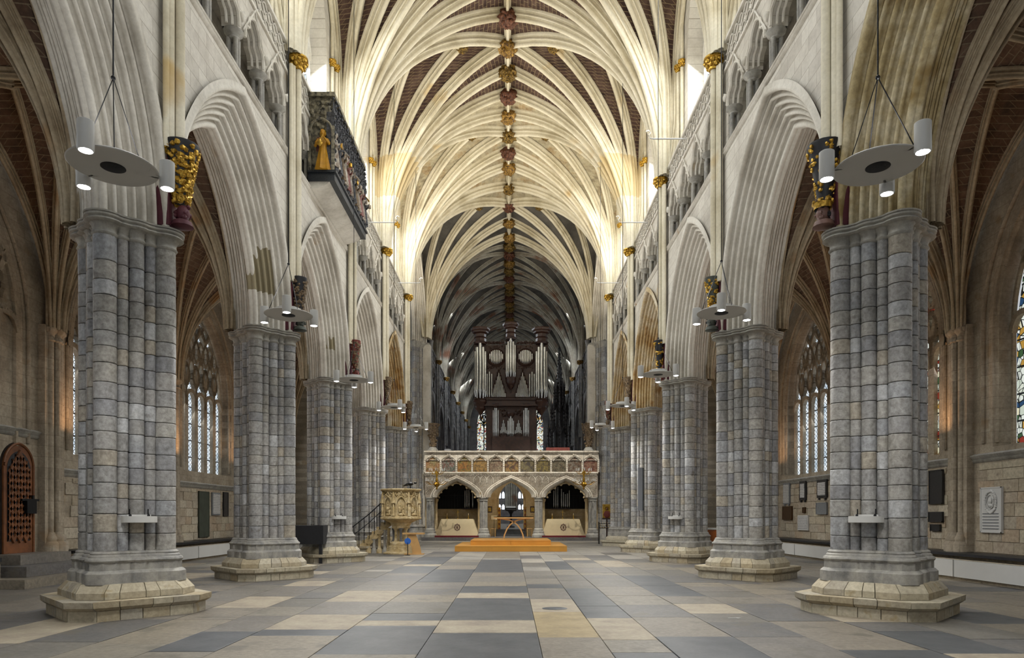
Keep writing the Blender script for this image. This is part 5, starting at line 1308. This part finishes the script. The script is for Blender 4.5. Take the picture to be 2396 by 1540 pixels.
mb = MB(); mb.blob((0, 0, .2), (.12, .08, .07), 1, .1, 10, 8); mb.blob((.2, 0, .24), (.06, .035, .04), 1, .1, 8, 6); mb.grid([[(-.28+.06*k, s*.22, .13+.01*k) for k in range(8)] for s in (-1, -.3, .3, 1)]); mb.tube([(-.1, 0, .19), (-.28, 0, .12)], [.06, .02], 8); put('bird', mb, m_metal, t)
t = thing('pulpit_stair', 'stone stair on small columns rising left of the pulpit', 'stairs')
for k in range(8):
    xa = -6.35+k*.19; z1 = .18*(k+1); put('step', MB().box(xa, xa+.3, 28.15, 28.85, z1-.16, z1), m_pul, t, 30)
mb = MB(); mb.add([(-6.35, 28.1, 0), (-6.35, 28.1, .1), (-4.9, 28.1, 1.4), (-4.8, 28.1, 1.4), (-4.8, 28.1, 1.15), (-5.9, 28.1, .1), (-5.9, 28.1, 0)]+[(-6.35, 28.2, 0), (-6.35, 28.2, .1), (-4.9, 28.2, 1.4), (-4.8, 28.2, 1.4), (-4.8, 28.2, 1.15), (-5.9, 28.2, .1), (-5.9, 28.2, 0)], [(0,1,5,6), (1,2,4,5), (2,3,4), (7,13,12,8), (8,12,11,9), (9,11,10), (1,8,9,2), (5,4,11,12)]); put('string', mb, m_pul, t, 0)
for k, xx in enumerate((-5.72, -5.5, -5.28, -5.05, -4.9)): put('stair_column', MB().lathe([(.13, 0), (.13, .1), (.08, .2), (.065, .25), (.06, (.32, .5, .7, .88, .95)[k]), (.11, (.32, .5, .7, .88, .95)[k]+.08)], xx, 28.15, 10), m_cap if k % 2 else m_pul, t)
t = thing('stair_rail', 'black wrought iron handrail beside the pulpit stair', 'railing')
tops = [(-6.5+.21*k, 27.98, .95+.165*k+.03*max(0, k-4)) for k in range(9)]
put('handrail', MB().tube([(-6.65, 27.98, .8)]+tops, .022, 6), m_metal, t)
put('lower_rail', MB().tube([(x, y, z-.35) for x, y, z in tops], .014, 5), m_metal, t)
for k, (x, y, z) in enumerate(tops[:8]): put('baluster', MB().tube([(x, y, max(.0, z-1.02)), (x, y, z)], .016, 5).blob((x, y, z-.5), .03, 0, 0, 6, 4), m_metal, t)
x, y, z = W3(968, 1249, 27.2)
t = thing('curved_lectern', 'modern oak lectern of bent slats beside the pulpit', 'lectern', (x, y, 0)); put('board', MB().box(-.42, .42, -.18, .18, .80, .86), m_oakl, t, 30)
for k in range(5):
    xx = -.22+k*.07; put('bent_slat', MB().grid([[(xx+.22*sin(u*1.5)+.035*s, v, .8-.8*u) for s, v in ((-1, -.1), (1, -.1), (1, -.06), (-1, -.06))] for u in [q/8 for q in range(9)]], True, True, True), m_oakl, t, 40)
put('foot', MB().box(-.35, .4, -.2, .2, 0, .04), m_oakl, t, 0)
x, y, z = W3(954, 1290, 26.6); t = thing('floor_sign', 'small blue sign on a thin black post before the pulpit', 'sign', (x, y, 0)); put('post', MB().lathe([(.1, 0), (.1, .02), (.015, .03), (.015, .5)], n=8), m_metal, t); put('sign_plate', MB().lathe([(.13, -.01), (.13, .01)], n=8), plain('blue_sign', '2a62b8', .4, 0, .1), t, 0, (0, 0, .55), (pi/2, 0, 0))
# ---------------------------------------------------------------- icon stand, column speaker, cabinet, covered piano
x, y, z = W3(1420, 1197, 38); t = thing('saint_icon', 'gold icon of a red robed figure on a stand beyond the last right pier', 'icon', (x, y, 0))
put('panel', MB().box(-.24, .24, -.02, .02, 1.42, 2.18), m_gold, t, 0); f = MB(); f.blob((0, -.03, 1.62), (.19, .02, .2), 1, .1, 14, 8); put('robe', f, m_red, t); put('face', MB().blob((0, -.035, 1.93), (.055, .02, .075), 1, 0, 10, 8), plain('icon_face', '6a4630'), t); put('halo', MB().lathe([(0, -.005), (.12, 0), (.12, .005)], n=20), m_brass, t, 40, (0, -.022, 1.95), (pi/2, 0, 0))
put('stand', MB().box(-.26, .26, -.1, .1, 1.34, 1.42).tube([(0, 0, 0), (0, 0, 1.4)], .04, 6), m_oak, t, 0)
t = thing('votive_rack', 'black iron votive candle rack below the icon', 'candle rack', (x-.05, y-.5, 0)); mb = MB(); [mb.box(-.45, .45, q*.15-.02, q*.15+.02, .85+q*.12, .88+q*.12) for q in range(3)]; mb.box(-.46, -.42, 0, .34, 0, 1.2).box(.42, .46, 0, .34, 0, 1.2); put('rack', mb, m_metal, t, 0)
for q in range(3):
    for k in range(6): put('votive_light', MB().lathe([(.025, 0), (.025, .05)], -.35+k*.14, q*.15, 6), m_scrw, t, 40, (0, 0, .88+q*.12))
x, y, z = W3(1498, 1150, 28.05); t = thing('column_speaker', 'slim grey column loudspeaker on the fourth right pier', 'loudspeaker', (x, y, 1.75)); put('cabinet', MB().box(-.09, .09, -.06, .06, 0, 1.75), plain('grey_speaker', '74777c', .5, 0, .05), t, 0); put('side', MB().box(.09, .13, -.05, .06, 0, 1.75), m_grille, t, 0)
x, y, z = W3(1669, 1240, 24.0); t = thing('oak_cabinet', 'orange wood cabinet glimpsed between the second and third right piers', 'cabinet', (x, y, 0)); put('body', MB().box(-.3, .3, -.3, .3, 0, 1.05), plain('orange_wood', 'a85a1c', .4), t, 0); put('door', MB().box(-.26, .26, -.32, -.3, .08, .98), MATS['orange_wood'], t, 0); put('top', MB().box(-.34, .34, -.34, .34, 1.05, 1.1), m_white, t, 0)
x, y, z = W3(708, 1250, 22.2); t = thing('covered_piano', 'black covered piano behind the second left pier', 'piano', (x, y, 0)); put('cover', MB().box(-.75, .75, -.3, .35, .62, 1.22), m_black, t, 0)
for a in (-.65, .65):
    for b in (-.22, .28): put('leg', MB().box(a-.05, a+.05, b-.05, b+.05, 0, .62), m_black, t, 0)
t = thing('floor_marker', 'small white arrow sticker on the floor near the right piers', 'sticker'); x = CX+(1718-1196)/239*1.52; D = F*1.52/239
put('arrow', MB().add([(x-.09, D-.012, .004), (x+.04, D-.012, .004), (x+.04, D-.04, .004), (x+.1, D, .004), (x+.04, D+.04, .004), (x+.04, D+.012, .004), (x-.09, D+.012, .004)], [tuple(range(7))]), m_white, t, 0)
D = F*1.52/216; t = thing('floor_socket', 'flat dark oval plate set in the flagstones near the centre', 'floor plate', (CX+(1298-1196)/216*1.52, D, .002)); put('plate', MB().lathe([(.0, .004), (.2, .004), (.21, 0)], n=28, sy=.8), m_flagd, t)
# ---------------------------------------------------------------- the great organ
OD = 44.7; OK = OD/F
def oz(y): return CZ+(1208-y)*OK
def ox(x): return CX+(x-1196)*OK
org = thing('pipe_organ', 'great pipe organ in a carved dark oak case above the screen', 'organ')
def obx(x0, x1, y0, y1, d0, d1, mb=None): return (mb or MB()).box(ox(x0), ox(x1), OD+d0, OD+d1, oz(y1), oz(y0))
put('upper_case', obx(1109, 1283, 806, 950, .15, 1.8), m_oak, org, 0)
put('lower_case', obx(1137, 1255, 950, 1056, .1, 1.5), m_oak, org, 0)
put('base_panel', obx(1152, 1240, 1022, 1056, -.25, .1), m_oak, org, 0)
put('main_cornice', obx(1110, 1282, 934, 937, -.25, .3, obx(1110, 1282, 937, 948, -.12, .3, obx(1110, 1282, 948, 951, -.25, .3))), m_oak, org, 0)
def half_round(cx, y0, y1, rad, prof, n=8, dy=0):
    """stacked polygonal cornice; prof = list of (frac, k)"""
    mb = MB(); z0, z1 = oz(y1), oz(y0)
    mb.lathe([(rad*k, z0+(z1-z0)*f) for f, k in prof], ox(cx), OD+dy, n, a0=-pi+pi/n*0, a1=pi); return mb
for cx in (1124, 1267, 1195):
    c = cx == 1195; R = .40 if not c else .34
    top = 757 if c else 769; cap0 = 795 if c else 806
    put('tower_cornice', half_round(cx, top, cap0, R, [(0, 1.0), (.12, 1.15), (.16, .95), (.35, .95), (.4, 1.1), (.45, .9), (.62, .95), (.7, 1.3), (.78, 1.35), (.82, 1.5), (.93, 1.6), (1, 1.55), (1, .3)]), m_oak, org, 40)
    if c: put('tower_pendant', half_round(cx, 884, 920, R, [(0, .05), (.1, .12), (.2, .06), (.35, .4), (.5, .75), (.55, .65), (.75, 1.0), (.85, .95), (1, 1.1)]), m_oak, org)
    else:
        put('tower_bracket', half_round(cx, 935, 985, R, [(0, .05), (.15, .2), (.25, .1), (.4, .45), (.55, .9), (.62, .8), (.8, 1.05), (.86, 1.2), (.95, 1.1), (1, 1.3)]), m_oak, org)
    base = 884 if c else 934
    for k in range(5 if c else 5):
        a = -pi/2+(k-2)*.62; r = R*.82; hgt = oz(cap0+(abs(k-2)*7 if c else abs(k-2)*9))-oz(base)
        pipe(org, ox(cx)+r*cos(a), OD+r*sin(a), oz(base), .085 if c else .105, hgt)
for cx in (1161, 1230):
    mb = MB(); mb.tube([(ox(cx)+.5*cos(a), OD+.1, oz(835)+.5*sin(a)) for a in [2*pi*k/28 for k in range(28)]], .05, 6, True); mb.tube([(ox(cx)+.6*cos(a), OD+.12, oz(835)+.6*sin(a)) for a in [2*pi*k/28 for k in range(28)]], .03, 5, True); put('round_frame', mb, m_oak, org)
    for k in range(9):
        dx = (k-4)*.105; hh = sqrt(.47**2-dx*dx); pipe(org, ox(cx)+dx, OD+.1, oz(835)-hh, .045, 2*hh)
    s = 1 if cx < 1195 else -1
    xx = 1167 if s > 0 else 1223
    for k in range(11):
        dx = (k-5)*.085; h0 = oz(872+abs(k-5)*9)-oz(934); pipe(org, ox(xx)+dx, OD+.08, oz(934), .038, h0)
    mb = MB(); mb.tube([(ox(xx-16), OD+.04, oz(918)), (ox(xx), OD+.04, oz(865)), (ox(xx+16), OD+.04, oz(918))], .04, 5)
    for k in range(9): mb.blob((ox(xx-16+k*2), OD+.05, oz(918-k*6.6)), .06, k, .4, 6, 4); mb.blob((ox(xx+16-k*2), OD+.05, oz(918-k*6.6)), .06, k+9, .4, 6, 4)
    put('gable_carving', mb, m_oak, org)
    xx = 1145 if s > 0 else 1245
    for k in range(3): pipe(org, ox(xx)+(k-1)*.15, OD+.05, oz(934), .058, oz(870+abs(k-1)*5)-oz(934))
mb = MB()
for k in range(60):
    x = 1139+k*1.9
    if abs(x-1195) < 13: continue
    mb.blob((ox(x), OD+.1, oz(800+3*(k % 2))), .06, k, .5, 6, 4)
for k in range(150): mb.blob((ox(rnd.uniform(1140, 1250)), OD+.14, oz(rnd.choice([rnd.uniform(808, 816), rnd.uniform(855, 862)]))), .04, k, .5, 5, 4)
for k in range(90): mb.blob((ox(1112+k*1.9), OD-.14, oz(931)), .04, k, .4, 5, 4)
stuff(put('pierced_cresting', mb, m_oak, org))
# lower (chair) case pipes
for xx, n, top, sp in ((1160, 4, 953, .1), (1231, 4, 953, .1), (1195, 5, 975, .085)):
    for k in range(n): d = k-(n-1)/2; pipe(org, ox(xx)+d*sp, OD-.05-.06*cos(d), oz(1022), .045, oz(top+abs(d)*5)-oz(1022))
    put('chair_tower_foot', half_round(xx, 1022, 1032, .24, [(0, .2), (.4, .7), (.8, 1.1), (1, 1.1)], 8, .05), m_oak, org)
    put('chair_tower_cap', half_round(xx, top-9, top, .22, [(0, .8), (.4, 1.1), (.7, 1.3), (1, 1.3), (1, .2)], 8, .05), m_oak, org)
for xx in (1178, 1213):
    for k in range(7): d = k-3; pipe(org, ox(xx)+d*.072, OD+.05, oz(1016), .033, oz(983+abs(d)*8)-oz(1016))
    mb = MB(); mb.tube([(ox(xx-9), OD+.03, oz(1018)), (ox(xx), OD+.03, oz(1024)), (ox(xx+9), OD+.03, oz(1018))], .05, 6)
    for k in range(20): mb.blob((ox(xx+rnd.uniform(-9, 9)), OD+.06, oz(rnd.uniform(958, 975))), .05, k, .5, 6, 4)
    put('chair_carving', mb, m_oak, org)
# things on the screen top
t = thing('red_console_cover', 'dark red cover on the screen top right of the organ', 'cover', (ox(1303), 44.0, 5.62)); put('cover', MB().box(-.75, .75, -.3, .3, 0, .28), m_red, t, 0)
t = thing('grey_canister', 'grey round canister on the left of the screen top', 'canister', (ox(1052), 43.4, 5.62)); put('body', MB().lathe([(.22, 0), (.22, .12), (.2, .14)], n=16), m_greyt, t)
for s, lab in ((-1, 'left'), (1, 'right')):
    t = thing('corbel_figure', 'carved brown figure corbel on the crossing pier at the %s end of the screen' % lab, 'carving', (s*4.95+.1, 43.6, 5.9)); mb = MB()
    for k in range(60): f = rnd.uniform(0, 1); a = rnd.uniform(0, 2*pi); mb.blob(((.15+.25*f)*cos(a), (.12+.2*f)*sin(a), 1.5*f), .08, k, .5, 6, 4)
    mb.lathe([(.1, 0), (.2, .6), (.4, 1.5), (.1, 1.55)], n=10); put('carving', mb, m_stat, t)
    put('bracket', MB().lathe([(.3, -.3), (.34, -.2), (.2, 0)], n=8), m_cap, t)
# bishop's throne canopy
t = thing('throne_canopy', 'tall blackened oak spire of pinnacles right of the organ', 'throne', (4.35, 60, 0)); m_thr = plain('throne_oak', '1c1512', .5, 0, .5, 5, .2)
for k, (z0, z1, r) in enumerate(((1.5, 7.2, 1.15), (7.2, 9.2, .95), (9.2, 11.2, .7), (11.2, 12.8, .42))):
    mb = MB()
    for q in range(8):
        a = q*pi/4; x, y = r*cos(a), r*sin(a); mb.lathe([(.09, z0), (.07, z1-.3), (.1, z1-.2), (0, z1+.9)], x, y, 5)
        for j in range(7): mb.blob((x, y, z0+(z1-z0)*j/6), (.13, .13, .08), j, .5, 5, 4)
        b = a+pi/4; mb.tube([(x, y, z1-.6), ((x+r*cos(b))/2, (y+r*sin(b))/2, z1+.1), (r*cos(b), r*sin(b), z1-.6)], .06, 4)
    mb.lathe([(r*.55, z0), (r*.5, z1)], n=8); put('canopy_stage', mb, m_thr, t, 40)
mb = MB(); mb.lathe([(.3, 12.6), (.2, 14), (.05, 15.9), (.12, 16.0), (.12, 16.2), (0, 16.4)], n=8)
for k in range(50):
    f = k/50; a = k*2.4; mb.blob(((.32*(1-f)+.04)*cos(a), (.32*(1-f)+.04)*sin(a), 12.7+3.2*f), .07, k, .4, 5, 4)
put('spire', mb, m_thr, t)
